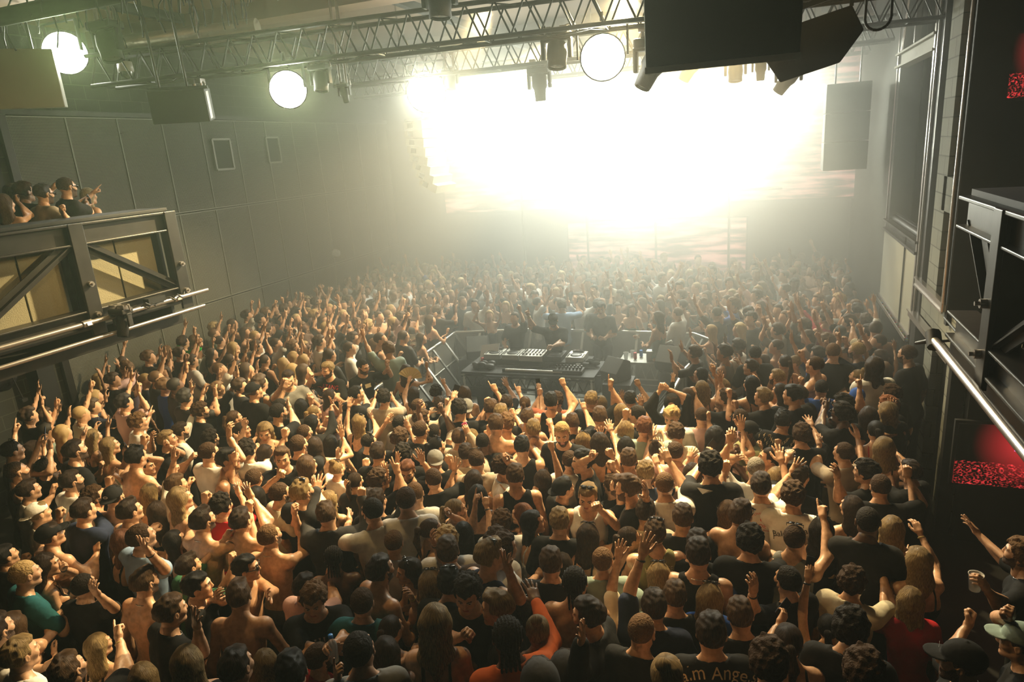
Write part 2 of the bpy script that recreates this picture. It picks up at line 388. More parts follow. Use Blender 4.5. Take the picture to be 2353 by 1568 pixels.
def rotm(yaw, pitch, roll=0.0): return Matrix.Rotation(yaw, 4, 'Z') @ Matrix.Rotation(pitch, 4, 'X') @ Matrix.Rotation(roll, 4, 'Y')
REACH = 0.275, 0.255
def skeleton(P):
    """joints in the person's own frame (facing +Y); arms as (shoulder, elbow, wrist, hand direction, palm normal, pose)"""
    s = P['s']; fem = P['fem']; ln = P.get('lean', 0.0)
    def up(x, y, z): return np.array((x, y + ln * max(0, z - 0.92), z))
    J = dict(up=up, sw=0.140 if fem else 0.168)
    J['neck'] = up(0, -0.012, 1.45); J['head'] = up(0, 0.03, 1.632)
    return J
def solve_arm(S, W, sd, out):
    a, b = REACH; d = W - S; D = np.linalg.norm(d)
    if D > (a + b) * 0.985: W = S + d / D * (a + b) * 0.985; d = W - S; D = np.linalg.norm(d)
    if D < 0.14: W = S + d / D * 0.14; d = W - S; D = 0.14
    ca = (a * a + D * D - b * b) / (2 * a * D); ca = max(-1, min(1, ca)); n = d / D
    pole = out - n * (out @ n); pole /= np.linalg.norm(pole) + 1e-9
    E = S + n * a * ca + pole * a * math.sqrt(1 - ca * ca)
    return E, W
SKIN = dict(l=(0.62, 0.36, 0.22), t=(0.50, 0.27, 0.15), d=(0.12, 0.06, 0.035), m=(0.30, 0.155, 0.085))
HAIRC = dict(k=(0.014, 0.010, 0.007), n=(0.050, 0.027, 0.013), r=(0.13, 0.070, 0.030), g=(0.24, 0.09, 0.035), y=(0.40, 0.27, 0.12), w=(0.52, 0.40, 0.22), s=(0.2, 0.18, 0.15))
CLR = dict(k=(0.012, 0.012, 0.013), w=(0.78, 0.76, 0.72), g=(0.22, 0.22, 0.21), b=(0.03, 0.09, 0.36), n=(0.02, 0.028, 0.06), r=(0.50, 0.02, 0.03), o=(0.62, 0.13, 0.03),
           e=(0.05, 0.16, 0.09), c=(0.66, 0.60, 0.46), p=(0.70, 0.45, 0.42), y=(0.30, 0.29, 0.13), h=(0.07, 0.045, 0.035), d=(0.05, 0.05, 0.055), t=(0.02, 0.11, 0.13), l=(0.30, 0.42, 0.62), v=(0.25, 0.33, 0.30), m=(0.02, 0.45, 0.08), z=(0.45, 0.38, 0.30), q=(0.65, 0.22, 0.13))
def build_person(P, name='person'):
    """P: x y (world), yaw, s, fem, skin, hair, hairc, top, topc, hyaw, hpitch, arms[[kind, data, pose], ..], lod, extras"""
    s, fem, lod = P['s'], P['fem'], P['lod']
    J = skeleton(P); up = J['up']; sw = J['sw']; hb = VB[lod]
    base = Matrix.Translation((P['x'], P['y'], P.get('z', 0))) @ Matrix.Rotation(P['yaw'], 4, 'Z') @ Matrix.Scale(s, 4)
    inv = np.array(base.inverted())
    hk = up(0, 0.0, 1.608) + np.array((0, 0.010, 0))
    hm = Matrix.Translation(hk) @ rotm(P['hyaw'], P['hpitch'], P.get('hroll', 0)) @ Matrix.Scale(0.945, 4)
    # ---- arms
    arms = []
    for sd, A in zip((-1, 1), P['arms']):
        S = up(sd * sw, -0.012, 1.405); kind = A[0]; pose = A[2] if len(A) > 2 else 'r'
        if kind == 'px':                                    # reach towards the place where the photo shows the hand
            o = (inv @ np.array((*CAM, 1)))[:3]; dd = (inv[:3, :3] @ np.array(ray(*A[1]))); dd /= np.linalg.norm(dd)
            k = S - o; tc = k @ dd; mid = o + dd * tc; dist = np.linalg.norm(mid - S)
            Lh = (REACH[0] + REACH[1]) * 0.96 + 0.09
            if dist < Lh:
                q = math.sqrt(max(0, (Lh * (0.93 if pose != 'f' else 0.86)) ** 2 - dist ** 2))
                c1, c2 = mid + dd * q, mid - dd * q
                def score(c): return (c[1] - S[1]) * 1.0 + (0.5 if c[2] > S[2] else 0) + 0.3 * sd * (c[0] - S[0])
                T = c1 if score(c1) > score(c2) else c2
                if A[1][2:] : pass
            else: T = S + (mid - S) / dist * Lh
            n = (T - S) / np.linalg.norm(T - S)
            W = T - n * 0.085; out = np.array((sd * 0.8, 0.25, -0.75)) if T[2] > S[2] else np.array((sd * .9, -.6, -.4))
            E, W = solve_arm(S, W, sd, out); hd = W - E; hd /= np.linalg.norm(hd); hd = hd * 0.75 + n * 0.25 + np.array((0, 0, .18)); hd /= np.linalg.norm(hd)
            arms.append((S, E, W, hd, pose, sd)); continue
        if kind == 'd': W = up(sd * 0.24, 0.03, 0.90); out = np.array((sd * 0.5, -1, 0)); hd = np.array((0, 0.15, -1))
        elif kind == 'c': W = up(sd * 0.09, 0.25, 1.12); out = np.array((sd * 0.8, -0.3, -1)); hd = np.array((-sd * 0.7, 0.4, 0.35))
        elif kind == 'b': W = up(sd * 0.19, 0.24, 1.36); out = np.array((sd * 0.6, -0.2, -1)); hd = np.array((-sd * 0.1, 0.3, 0.9))
        elif kind == 'u': W = up(sd * (0.21 + A[1] * 0.06), 0.12 + 0.16 * A[1], 1.78 + 0.10 * A[1]); out = np.array((sd, 0.3, -0.5)); hd = np.array((0, 0.15, 1))
        elif kind == 'w': W = up(sd * 0.26, 0.26, 1.60); out = np.array((sd * 0.9, 0, -0.8)); hd = np.array((0, 0.1, 1))
        elif kind == 'h': W = up(sd * 0.13, 0.02, 1.73); out = np.array((sd, 0.2, 0.1)); hd = np.array((-sd * 0.7, -0.3, 0.3))
        elif kind == 't': W = up(sd * 0.27, 0.38, 1.20); out = np.array((sd * 0.5, -0.3, -1)); hd = np.array((-sd * 0.3, 1, 0.1))
        hd = hd / np.linalg.norm(hd); E, W = solve_arm(S, W, sd, out); arms.append((S, E, W, hd, pose, sd))
    # ---- body
    pts = [up(-0.24, -0.15, 0.82), up(0.24, 0.16, 1.55)]
    for a in arms: pts += [a[1] - 0.06, a[1] + 0.06, a[2] - 0.05, a[2] + 0.05]
    lo = np.min(pts, 0); hi = np.max(pts, 0)
    waist = 0.82 if fem else 0.94; th = P.get('fat', 1.0)
    def torso(f, g=0.0, sh=True):
        f.add(el(up(0, 0.0, 1.26), (0.150 * (0.88 if fem else 1) * th + g, 0.098 * th + g, 0.20 + g)))
        f.add(el(up(0, 0.004, 1.08), (0.138 * waist * th + g, 0.094 * th + g, 0.17 + g)), 0.05)
        f.add(el(up(0, -0.008, 0.93), (0.156 * th + g, 0.108 * th + g, 0.115 + g)), 0.05)
        if sh:
            for q in (-1, 1):
                f.add(rc(up(q * 0.05, -0.018, 1.375), up(q * (sw - 0.03), -0.014, 1.395), 0.062 + g, 0.050 + g), 0.05)
                f.add(el(up(q * 0.072, -0.068, 1.29), (0.066 + g, 0.036 + g, 0.10 + g)), 0.035)     # shoulder blades
                if fem: f.add(el(up(q * 0.066, 0.086, 1.25), (0.056 + g, 0.050 + g, 0.056 + g)), 0.025)
                else: f.add(el(up(q * 0.070, 0.058, 1.315), (0.070 + g, 0.045 + g, 0.055 + g)), 0.03)
        for q in (-1, 1): f.add(rc(up(q * 0.02, -0.022, 1.49), up(q * 0.11, -0.018, 1.415), 0.030 + g, 0.034 + g), 0.04)
    def armprims(f, g=0.0, frac=1.0, k=0.03):
        am = 0.80 if fem else 0.94
        for S, E, W, hd, pose, sd in arms:
            f.add(el(S, ((0.053 * am + g),) * 3), 0.05)
            if frac >= 1:
                f.add(rc(S, E, 0.050 * am + g, 0.037 * am + g), k)
                f.add(rc(S * .45 + E * .55, E * .2 + W * .8, 0.034 * am + g, 0.026 * am + g), 0.02)
                f.add(rc(E * .85 + W * .15, E * .55 + W * .45, 0.038 * am + g, 0.033 * am + g), 0.02)
                f.add(rc(E, W, 0.036 * am + g, 0.0245 * am + g), 0.02)
            else: f.add(rc(S, S * (1 - frac) + E * frac, 0.052 * am + g, 0.047 * am + g * 1.7), k)
    f = Field(lo - 0.02, hi + 0.02, hb)
    torso(f); armprims(f)
    f.add(rc(up(0, -0.02, 1.40), hk + np.array((0, -0.03, -0.10)), 0.062 if not fem else 0.052, 0.053 if not fem else 0.045), 0.035)
    if not fem and lod == 0: f.sub(rc(up(0, -0.128, 1.02), up(0, -0.118, 1.36), 0.016, 0.014), 0.03)
    V, Q = f.mesh(); Vs = [V]; Qs = [Q]; Ms = [np.zeros(len(Q), int)]; n = len(V)
    def put(arr, M):
        nonlocal n
        v, q, m = arr; M = np.array(M); v = v @ M[:3, :3].T + M[:3, 3]
        if np.linalg.det(M[:3, :3]) < 0: q = q[:, ::-1]
        Vs.append(v); Qs.append(q + n); Ms.append(m); n += len(v)
    brd = (not fem) and P['skin'] != 'd' and lod < 2 and rng.random() < 0.4 or bool(P.get('beard'))
    put(lib(('head', fem, lod, brd), lambda: head_mesh(fem, VH[lod], brd)), hm)
    hands = []
    for S, E, W, hd, pose, sd in arms:
        z = Vector(hd); fwd = Vector((0, 1, 0.1)) if abs(z.y) < 0.85 else Vector((0, 0, -1))
        if z.z < -0.3: fwd = Vector((-sd, 0, 0))
        x = fwd.cross(z).normalized(); y = z.cross(x)
        if sd < 0: x = -x
        R = Matrix((x, y, z)).transposed().to_4x4(); R = Matrix.Translation(W) @ R @ Matrix.Scale(0.88 if fem else 0.98, 4)
        put(lib(('hand', pose, lod), lambda: hand_mesh(pose, VF[lod])), R); hands.append(R)
    me = to_mesh('person', np.concatenate(Vs), np.concatenate(Qs), [M_SKIN, M_BROW, M_EYE, M_IRIS, M_LIP, M_BEARD], np.concatenate(Ms))
    sk = SKIN[P['skin']]; j = 1 + rng.uniform(-.1, .1); sk = tuple(c * j for c in sk)
    body = link(name, me, None, base, sk)
    # ---- hair or headwear
    hc = P['hairc']; hcol = HAIRC.get(hc, (0.03, 0.02, 0.015)); cap = P.get('cap')
    if P['hair'] != 'bald':
        st = P['hair']
        if cap and st in ('short', 'curly', 'swept'): st = 'crop'
        o = link('hair', hairlib(st, lod), body, hm @ Matrix.Scale(1.0, 4), hcol)
    if cap:
        o = link('cap' if cap[0] != 'B' else 'bucket_hat', caplib(cap[0], lod), body, hm, CLR[cap[1]])
    # ---- clothes
    top = P['top']
    if top != 'bare':
        g = 0.015 if top in ('tee', 'tank', 'strap') else 0.018
        if top in ('hoodie', 'puffer'): g = 0.026
        pad = 0.05
        f = Field(lo - pad, hi + pad, hb * 1.1)
        torso(f, g * (0.6 if top == 'strap' else 1), sh=True)
        if top == 'tee':
            armprims(f, 0.015, 0.72)
        elif top in ('long', 'hoodie', 'puffer'): armprims(f, 0.013 if top == 'long' else 0.022, 1.0)
        zn = up(0, 0, 1.47)
        if top in ('tank', 'strap'):
            for S, E, W, hd, pose, sd in arms: f.sub(el(S + np.array((sd * 0.03, 0, 0.01)), (0.072, 0.12, 0.105)), 0.02)
        if top == 'strap':
            def cutf(F, X, Y, Z):
                st_ = np.abs(np.abs(X) - 0.075) - 0.012
                F = np.maximum(F, np.minimum(Z - 1.27 + 0 * X + 0 * Y, st_ + 0 * Z + 0 * Y))
                return np.maximum(F, (P['crop'] if 'crop' in P else 0.9) - Z + 0 * X + 0 * Y)
            f.warp(cutf)
        if top in ('tank', 'strap'): f.sub(el(zn + np.array((0, 0.012, 0.03)), (0.085, 0.10, 0.11)), 0.012)
        else:
            nr = 0.060 if fem else 0.069
            f.add(rc(up(0, -0.020, 1.40), up(0, -0.004, 1.53), nr + 0.012, nr - 0.002), 0.02)
            f.warp(lambda F, X, Y, Z: np.maximum(F, Z + 0.55 * (Y - P.get('lean', 0) * 0.55) - 1.462 - 3.0 * np.maximum(0, np.sqrt(X * X + (Y + 0.015 - P.get('lean', 0) * 0.55) ** 2) - nr - 0.012)))
        hem = 0.86 if top != 'strap' else 0.84
        f.warp(lambda F, X, Y, Z: np.maximum(F, hem - Z + 0 * X + 0 * Y))
        if lod < 2 and top != 'strap':                      # cloth folds
            f.warp(lambda F, X, Y, Z: F + np.where(np.abs(F) < 0.06, 0.0045 * vnoise((X + P['x'], Y, Z * .45 + X * .6), 2.4, P['x']), 0))
        if top == 'hoodie' and P.get('hood'):
            f2 = Field(hk - np.array((.14, .17, .2)), hk + np.array((.14, .15, .15)), hb); 
            f2.add(el((0, -0.02 , 0.02), (0.105, 0.125, 0.125))); 
        V, Q = f.mesh()
        nm = dict(tee='t_shirt', tank='vest_top', strap='strap_top', long='long_sleeve_top', hoodie='hoodie', puffer='puffer_jacket')[top]
        if len(Q):
            col = CLR[P['topc']]; j = 1 + rng.uniform(-.12, .12)
            so = link(nm, to_mesh(nm, V, Q, [M_CLOTH]), body, None, tuple(min(.85, c * j) for c in col)); P['shirt'] = so
            P['shirt_arr'] = (V, Q)
        if P.get('hood'):
            def mk():
                q = Field((-.15, -.18, -.2), (.15, .15, .16), 0.01)
                q.add(el((0, -0.018, 0.02), (0.105, 0.125, 0.125))); q.add(rc((0, -0.03, -0.05), (0, -0.05, -0.16), 0.09, 0.08), 0.03)
                q.sub(el((0, 0.13, -0.01), (0.065, 0.10, 0.095)), 0.01)
                return simple('hood', q, M_CLOTH)
            link('hood', lib('hood', mk), body, hm, CLR[P['topc']])
    if not P.get('nolegs'):
        tc = P.get('leg', rng.choice(((0.015, 0.015, 0.017), (0.012, 0.012, 0.013), (0.03, 0.035, 0.05), (0.10, 0.09, 0.07), (0.02, 0.02, 0.02))))
        link('trousers', trouser_mesh(fem, 0), body, None, tc)
    if P.get('shades'): link('sunglasses', shades_mesh(P['shades'] == 'up'), body, hm)
    if P.get('chain'):
        def mk():
            bm_v = []; n_ = 28; q = Field((-.1, -.1, -.08), (.1, .13, .04), 0.0045)
            for i in range(n_):
                a0 = 2 * math.pi * i / n_; a1 = 2 * math.pi * (i + 1) / n_
                pt = lambda a: (0.064 * math.sin(a), 0.066 * math.cos(a) + 0.006, -0.018 - 0.022 * math.cos(a))
                q.add(rc(pt(a0), pt(a1), 0.0042, 0.0042), 0.001)
            return simple('necklace', q, M_METALCHAIN)
        link('necklace', lib('chain', mk), body, Matrix.Translation(up(0, -0.018, 1.475)))
    for i_, R in enumerate(hands):
        if lod == 0 and rng.random() < 0.4:
            def mkb():
                q = Field((-.05, -.05, -.07), (.05, .05, 0.0), 0.006); q.add(el((0, 0, -0.04), (0.034, 0.032, 0.012))); return simple('wristband', q, M_PLAIN)
            link('wristband', lib('wristband', mkb), body, R, rng.choice(((0.02, 0.02, 0.02), (0.6, 0.45, 0.15), (0.02, 0.02, 0.02), (0.5, 0.5, 0.5))))
    P['hands'] = hands; P['obj'] = body; P['base'] = base; P['headm'] = base @ hm
    return body

# ------------------------------------------------------------------ simple solid builder
class MB:
    def __init__(s): s.V = []; s.F = []; s.sm = []
    def _add(s, V, F, smooth=False):
        n = len(s.V); s.V += [tuple(v) for v in V]; s.F += [tuple(n + i for i in f) for f in F]; s.sm += [smooth] * len(F)
    def box(s, x0, y0, z0, x1, y1, z1, M=None):
        P = [Vector((x, y, z)) for x in (x0, x1) for y in (y0, y1) for z in (z0, z1)]
        if M: P = [M @ p for p in P]
        s._add(P, ((0, 1, 3, 2), (4, 6, 7, 5), (0, 4, 5, 1), (2, 3, 7, 6), (0, 2, 6, 4), (1, 5, 7, 3))); return s
    def beam(s, a, b, w, h, up=(0, 0, 1)):
        a = Vector(a); b = Vector(b); d = (b - a); l = d.length; d.normalize(); u = Vector(up); x = d.cross(u)
        if x.length < 1e-4: x = d.cross(Vector((1, 0, 0)))
        x.normalize(); u = x.cross(d)
        M = Matrix.Translation(a) @ Matrix((x, d, u)).transposed().to_4x4()
        return s.box(-w / 2, 0, -h / 2, w / 2, l, h / 2, M)
    def tube(s, a, b, r, n=8, r2=None, caps=True):
        a = Vector(a); b = Vector(b); d = (b - a).normalized(); x = d.orthogonal().normalized(); y = d.cross(x); r2 = r if r2 is None else r2
        V = [p + (x * math.cos(2 * math.pi * i / n) + y * math.sin(2 * math.pi * i / n)) * q for p, q in ((a, r), (b, r2)) for i in range(n)]
        F = [(i, (i + 1) % n, n + (i + 1) % n, n + i) for i in range(n)]
        s._add(V, F, True)
        if caps: s._add(V, (tuple(range(n))[::-1], tuple(range(n, 2 * n))))
        return s
    def path(s, pts, r, n=6):
        for a, b in zip(pts[:-1], pts[1:]): s.tube(a, b, r, n)
        return s
    def lathe(s, prof, M=None, n=20):
        V = []; F = []; k = len(prof)
        for i in range(n):
            c, q = math.cos(2 * math.pi * i / n), math.sin(2 * math.pi * i / n)
            for r, z in prof:
                p = Vector((r * c, r * q, z)); V.append(M @ p if M else p)
        for i in range(n):
            for j in range(k - 1): F.append((i * k + j, ((i + 1) % n) * k + j, ((i + 1) % n) * k + j + 1, i * k + j + 1))
        s._add(V, F, True); return s
    def prism(s, pts, z0, z1, M=None):
        n = len(pts); V = [Vector((x, y, z)) for z in (z0, z1) for x, y in pts]
        if M: V = [M @ v for v in V]
        s._add(V, [tuple(range(n))[::-1], tuple(range(n, 2 * n))] + [(i, (i + 1) % n, n + (i + 1) % n, n + i) for i in range(n)]); return s
    def build(s, name, mat, parent=None, bevel=0, M=None):
        me = bpy.data.meshes.new(name); me.from_pydata(s.V, [], s.F); me.materials.append(mat)
        me.polygons.foreach_set('use_smooth', s.sm); me.update()
        o = link(name, me, parent, M)
        if bevel:
            b = o.modifiers.new('bevel', 'BEVEL'); b.width = bevel; b.segments = 2; b.limit_method = 'ANGLE'
        return o
def struct(name, mb, mat, **k): o = mb.build(name, mat, **k); o['kind'] = 'structure'; return o
def thing(name, loc, label, cat, group=None, rz=0): return tag(empty(name, loc, rz), label, cat, group)
def frame_of(origin, fwd, up=(0, 0, 1)):
    y = Vector(fwd).normalized(); x = y.cross(Vector(up)).normalized(); z = x.cross(y)
    return Matrix.Translation(origin) @ Matrix((x, y, z)).transposed().to_4x4()

# ------------------------------------------------------------------ room materials
def perforated():
    m, nt, b = newmat('perforated_metal')
    tc = nt.nodes.new('ShaderNodeTexCoord'); mp = nt.nodes.new('ShaderNodeMapping'); mp.inputs['Rotation'].default_value = (0, 0, 0)
    sp = nt.nodes.new('ShaderNodeSeparateXYZ'); L(nt, tc.outputs['Object'], sp.inputs[0])
    def mth(op, a, bb):
        n = nt.nodes.new('ShaderNodeMath'); n.operation = op
        for i, q in enumerate((a, bb)):
            if q is None: continue
            if isinstance(q, (int, float)): n.inputs[i].default_value = q
            else: L(nt, q, n.inputs[i])
        return n.outputs[0]
    u = mth('MULTIPLY', sp.outputs[1], 2 * math.pi / 0.045); v = mth('MULTIPLY', sp.outputs[2], 2 * math.pi / 0.045)
    s1 = mth('SINE', mth('ADD', u, v), None); s2 = mth('SINE', mth('SUBTRACT', u, v), None)
    h = mth('MULTIPLY', s1, s2)
    r = nt.nodes.new('ShaderNodeMapRange'); r.inputs[1].default_value = -0.1; r.inputs[2].default_value = 0.25; L(nt, h, r.inputs[0])
    mx = nt.nodes.new('ShaderNodeMixRGB'); mx.inputs[1].default_value = (0.22, 0.22, 0.17, 1); mx.inputs[2].default_value = (0.03, 0.03, 0.024, 1)
    L(nt, r.outputs[0], mx.inputs[0]); L(nt, mx.outputs[0], b.inputs['Base Color']); b.inputs['Roughness'].default_value = 0.55; b.inputs['Metallic'].default_value = 0.2
    bp = nt.nodes.new('ShaderNodeBump'); bp.inputs['Strength'].default_value = 0.6; bp.inputs['Distance'].default_value = -0.01; L(nt, r.outputs[0], bp.inputs['Height']); L(nt, bp.outputs[0], b.inputs['Normal'])
    return m
def blockwork(name, c1, c2, mortar):
    m, nt, b = newmat(name)
    tc = nt.nodes.new('ShaderNodeTexCoord'); sp = nt.nodes.new('ShaderNodeSeparateXYZ'); L(nt, tc.outputs['Object'], sp.inputs[0])
    ad = nt.nodes.new('ShaderNodeMath'); ad.operation = 'ADD'; L(nt, sp.outputs[0], ad.inputs[0]); L(nt, sp.outputs[1], ad.inputs[1])
    cb = nt.nodes.new('ShaderNodeCombineXYZ'); L(nt, ad.outputs[0], cb.inputs[0]); L(nt, sp.outputs[2], cb.inputs[1])
    br = nt.nodes.new('ShaderNodeTexBrick'); br.inputs['Scale'].default_value = 1.0; br.inputs['Brick Width'].default_value = 0.44; br.inputs['Row Height'].default_value = 0.22
    br.inputs['Mortar Size'].default_value = 0.008; br.inputs['Color1'].default_value = (*c1, 1); br.inputs['Color2'].default_value = (*c2, 1); br.inputs['Mortar'].default_value = (*mortar, 1)
    L(nt, cb.outputs[0], br.inputs['Vector']); L(nt, br.outputs['Color'], b.inputs['Base Color']); b.inputs['Roughness'].default_value = 0.85
    n = nt.nodes.new('ShaderNodeTexNoise'); n.inputs['Scale'].default_value = 60; L(nt, tc.outputs['Object'], n.inputs['Vector'])
    sm = nt.nodes.new('ShaderNodeMath'); sm.operation = 'MULTIPLY_ADD'; sm.inputs[1].default_value = 0.25; L(nt, n.outputs['Fac'], sm.inputs[0])
    iv = nt.nodes.new('ShaderNodeMath'); iv.operation = 'SUBTRACT'; iv.inputs[0].default_value = 1.0; L(nt, br.outputs['Fac'], iv.inputs[1]); L(nt, iv.outputs[0], sm.inputs[2])
    bp = nt.nodes.new('ShaderNodeBump'); bp.inputs['Strength'].default_value = 0.8; bp.inputs['Distance'].default_value = 0.012; L(nt, sm.outputs[0], bp.inputs['Height']); L(nt, bp.outputs[0], b.inputs['Normal'])
    return m
M_PERF = perforated()
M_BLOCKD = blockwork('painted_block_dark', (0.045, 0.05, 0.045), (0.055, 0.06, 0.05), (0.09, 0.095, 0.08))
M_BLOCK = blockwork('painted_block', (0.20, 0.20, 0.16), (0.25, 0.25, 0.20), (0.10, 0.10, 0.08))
M_SEAM = pmat('panel_frame_metal', (0.30, 0.30, 0.25), 0.45, 0.4)
M_BLACK = pmat('black_paint', (0.012, 0.012, 0.012), 0.7, var=0.3, bscale=3)
M_CAB = pmat('speaker_black', (0.018, 0.017, 0.018), 0.6, bump=0.3, bscale=150)
M_STEEL = pmat('black_steel', (0.035, 0.033, 0.032), 0.38, 0.35, bump=0.15, bscale=8, var=0.4)
M_TRUSS = pmat('black_truss', (0.014, 0.014, 0.014), 0.5, 0.15)
M_ALU = pmat('aluminium', (0.62, 0.62, 0.58), 0.32, 0.8)
M_BARR = pmat('barrier_sheet', (0.40, 0.40, 0.37), 0.5, 0.5, var=0.15, bscale=4)
M_EDGE = pmat('worn_edge_metal', (0.55, 0.52, 0.50), 0.25, 0.8)
M_FLOOR = pmat('dark_floor', (0.02, 0.02, 0.018), 0.6, var=0.4, bscale=2)
M_DECK = pmat('deck_vinyl', (0.52, 0.52, 0.47), 0.45, var=0.12, bscale=3)
M_CEIL = pmat('ceiling_board', (0.30, 0.20, 0.12), 0.8, var=0.35, bscale=1.2, bump=0.2)
M_SCRIM = pmat('beige_mesh', (0.30, 0.275, 0.18), 0.8, bump=0.5, bscale=120, var=0.15)
M_SCRIMR = pmat('painted_board', (0.36, 0.35, 0.27), 0.7, bump=0.3, bscale=140, var=0.12)
M_WALLPLAIN = pmat('painted_plaster', (0.20, 0.19, 0.12), 0.8, var=0.2, bscale=1)
M_LAMP = pmat('lamp_glass', (1, 1, 1), 0.3, emit=(1.0, 1.0, 0.86), es=60)
M_LIGHTPANEL = pmat('pale_panel', (0.55, 0.55, 0.48), 0.6, var=0.06, bscale=6)
M_RUBBER = pmat('cable_rubber', (0.015, 0.015, 0.015), 0.5)
M_RED = pmat('red_plastic', (0.6, 0.03, 0.02), 0.4)
M_WHITE = pmat('white_plastic', (0.7, 0.7, 0.66), 0.4)
M_GREENSIGN = pmat('exit_green', (0.02, 0.45, 0.35), 0.4, emit=(0.05, 0.5, 0.4), es=0.5)
M_WHITESIGN = pmat('exit_white', (0.9, 0.95, 0.92), 0.4, emit=(0.8, 1, 0.92), es=0.7)
M_FOIL = pmat('duct_foil', (0.45, 0.42, 0.33), 0.3, 0.8, bump=0.8, bscale=14)
M_CONF = {k: pmat('confetti_' + k, c, 0.5) for k, c in dict(pink=(0.7, 0.15, 0.3), blue=(0.15, 0.35, 0.7), green=(0.2, 0.5, 0.3), white=(0.7, 0.7, 0.6), yellow=(0.7, 0.6, 0.2)).items()}

XL, XR, YB, ZC = -10.6, 2.0, 18.6, 7.0
# ------------------------------------------------------------------ shell
struct('floor', MB().box(XL - 0.4, -1.5, -0.1, 7.5, YB + 0.4, 0), M_FLOOR)
struct('ceiling', MB().box(XL - 0.4, -1.5, ZC, 7.5, YB + 0.4, ZC + 0.1), M_CEIL)
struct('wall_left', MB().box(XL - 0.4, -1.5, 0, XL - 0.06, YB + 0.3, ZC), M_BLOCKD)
struct('wall_back', MB().box(XL - 0.4, YB, 0, 7.5, YB + 0.3, ZC), M_BLACK)
mb = MB(); mb.box(XR, 13.35, 0, XR + 0.3, YB, ZC)
struct('wall_right', mb, pmat('dark_olive_wall', (0.05, 0.05, 0.035), 0.8))
struct('wall_side_room', MB().box(5.5, 8, 0, 5.7, YB, ZC), M_WALLPLAIN)
struct('wall_side_room_back', MB().box(XR + 0.3, 14.6, 0, 5.5, 14.8, ZC), M_WALLPLAIN)
struct('wall_right_front', MB().box(XR + 0.12, 8.0, 0, 7.4, 8.15, 2.5).box(XR + 0.28, 8.74, 2.5, 7.4, 8.9, ZC).box(XR + 0.12, 8.0, 2.4, 7.4, 8.9, 2.5), M_BLACK)
struct('wall_near_right', MB().box(7.2, -1.5, 0, 7.4, 8.0, ZC), M_BLACK)
struct('wall_rear', MB().box(XL - 0.4, -1.5, 0, 7.4, -1.3, ZC), M_BLACK)
# ceiling boards: seams and darker boxed beams running across
for i, (y0, y1, z) in enumerate(((3.0, 3.5, 6.55), (6.1, 6.5, 6.7), (9.1, 9.5, 6.75), (13.8, 14.2, 6.75), (16.5, 16.9, 6.75))):
    struct('beam_%d' % (i + 1), MB().box(XL, y0, z, 7.2, y1, ZC), M_CEIL)
for i, x in enumerate((-8.6, -5.4, -2.2, 1.0)):
    struct('beam_%d' % (i + 6), MB().box(x, 0, 6.88, x + 0.12, YB, ZC), M_BLACK)
# perforated wall panels
gpan = 'perforated metal panels on the long side wall'
y = 7.42; c = 0
while y < YB - 0.2:
    for (z0, z1) in ((0.12, 2.05), (2.09, 3.88), (3.92, 5.64)):
        p = MB().box(XL - 0.05, y + 0.015, z0, XL - 0.005, y + 0.945, z1).build('wall_panel', M_PERF)
        tag(p, 'tall dark perforated metal panel in a thin pale frame on the long side wall', 'wall panel', gpan)
        f = MB()
        for a, b in (((y + 0.004, z0), (y + 0.004, z1)), ((y + 0.956, z0), (y + 0.956, z1)), ((y, z0), (y + 0.96, z0)), ((y, z1), (y + 0.96, z1))):
            f.beam((XL + 0.002, a[0], a[1]), (XL + 0.002, b[0], b[1]), 0.014, 0.014)
        f.build('panel_frame', M_SEAM, p)
    y += 0.96
struct('trim_1', MB().box(XL - 0.05, 7.3, 0, XL + 0.03, 7.42, 5.7), M_STEEL)
struct('trim_2', MB().box(XL - 0.06, 7.3, 5.66, XL + 0.05, YB, 5.74), M_STEEL)
struct('column_1', MB().box(XL - 0.05, 6.75, 0, XL + 0.22, 7.02, ZC), M_BLACK)
for i, (px, py, w, h) in enumerate(((510, 355, 0.5, 0.6), (626, 345, 0.42, 0.55))):
    P = atx(px, py, XL); t = MB()
    a, b = P.y - w / 2, P.y + w / 2; z0, z1 = P.z - h / 2, P.z + h / 2
    for q in (((a, z0), (b, z0)), ((a, z1), (b, z1)), ((a, z0), (a, z1)), ((b, z0), (b, z1))): t.beam((XL + 0.03, *q[0]), (XL + 0.03, *q[1]), 0.04, 0.04)
    o = t.build('hatch_frame', M_SEAM); MB().box(XL, a, z0, XL + 0.02, b, z1).build('cover', M_BLACK, o)
    tag(o, ('larger' if i == 0 else 'smaller, farther') + ' framed square hatch high on the perforated side wall', 'hatch')
# small wall dome, call point and white lens on the side wall
P = atx(773, 582, XL + 0.1)
o = MB().lathe([(0, 0.09), (0.08, 0.07), (0.11, 0), (0.11, -0.05)], frame_of(P, (0, 0, 1), (1, 0, 0)), 16).build('wall_dome_camera', M_WHITE); tag(o, 'small white round camera on the perforated wall above the far crowd', 'camera')
P = atx(318, 731, XL + 0.04)
o = MB().lathe([(0, 0.05), (0.10, 0.04), (0.10, 0)], frame_of(P, (0, 0, 1), (1, 0, 0)), 16).build('fire_call_point', M_RED); tag(o, 'round red fire call point on the wall below the balcony', 'alarm')
MB().lathe([(0, 0.06), (0.03, 0.055), (0.03, 0.04)], frame_of(P, (0, 0, 1), (1, 0, 0)), 12).build('centre_button', M_WHITE, o)
P = atx(290, 165, -7.9)
t = thing('dome_camera', P, 'white ceiling dome camera hanging left of the first truss', 'camera')
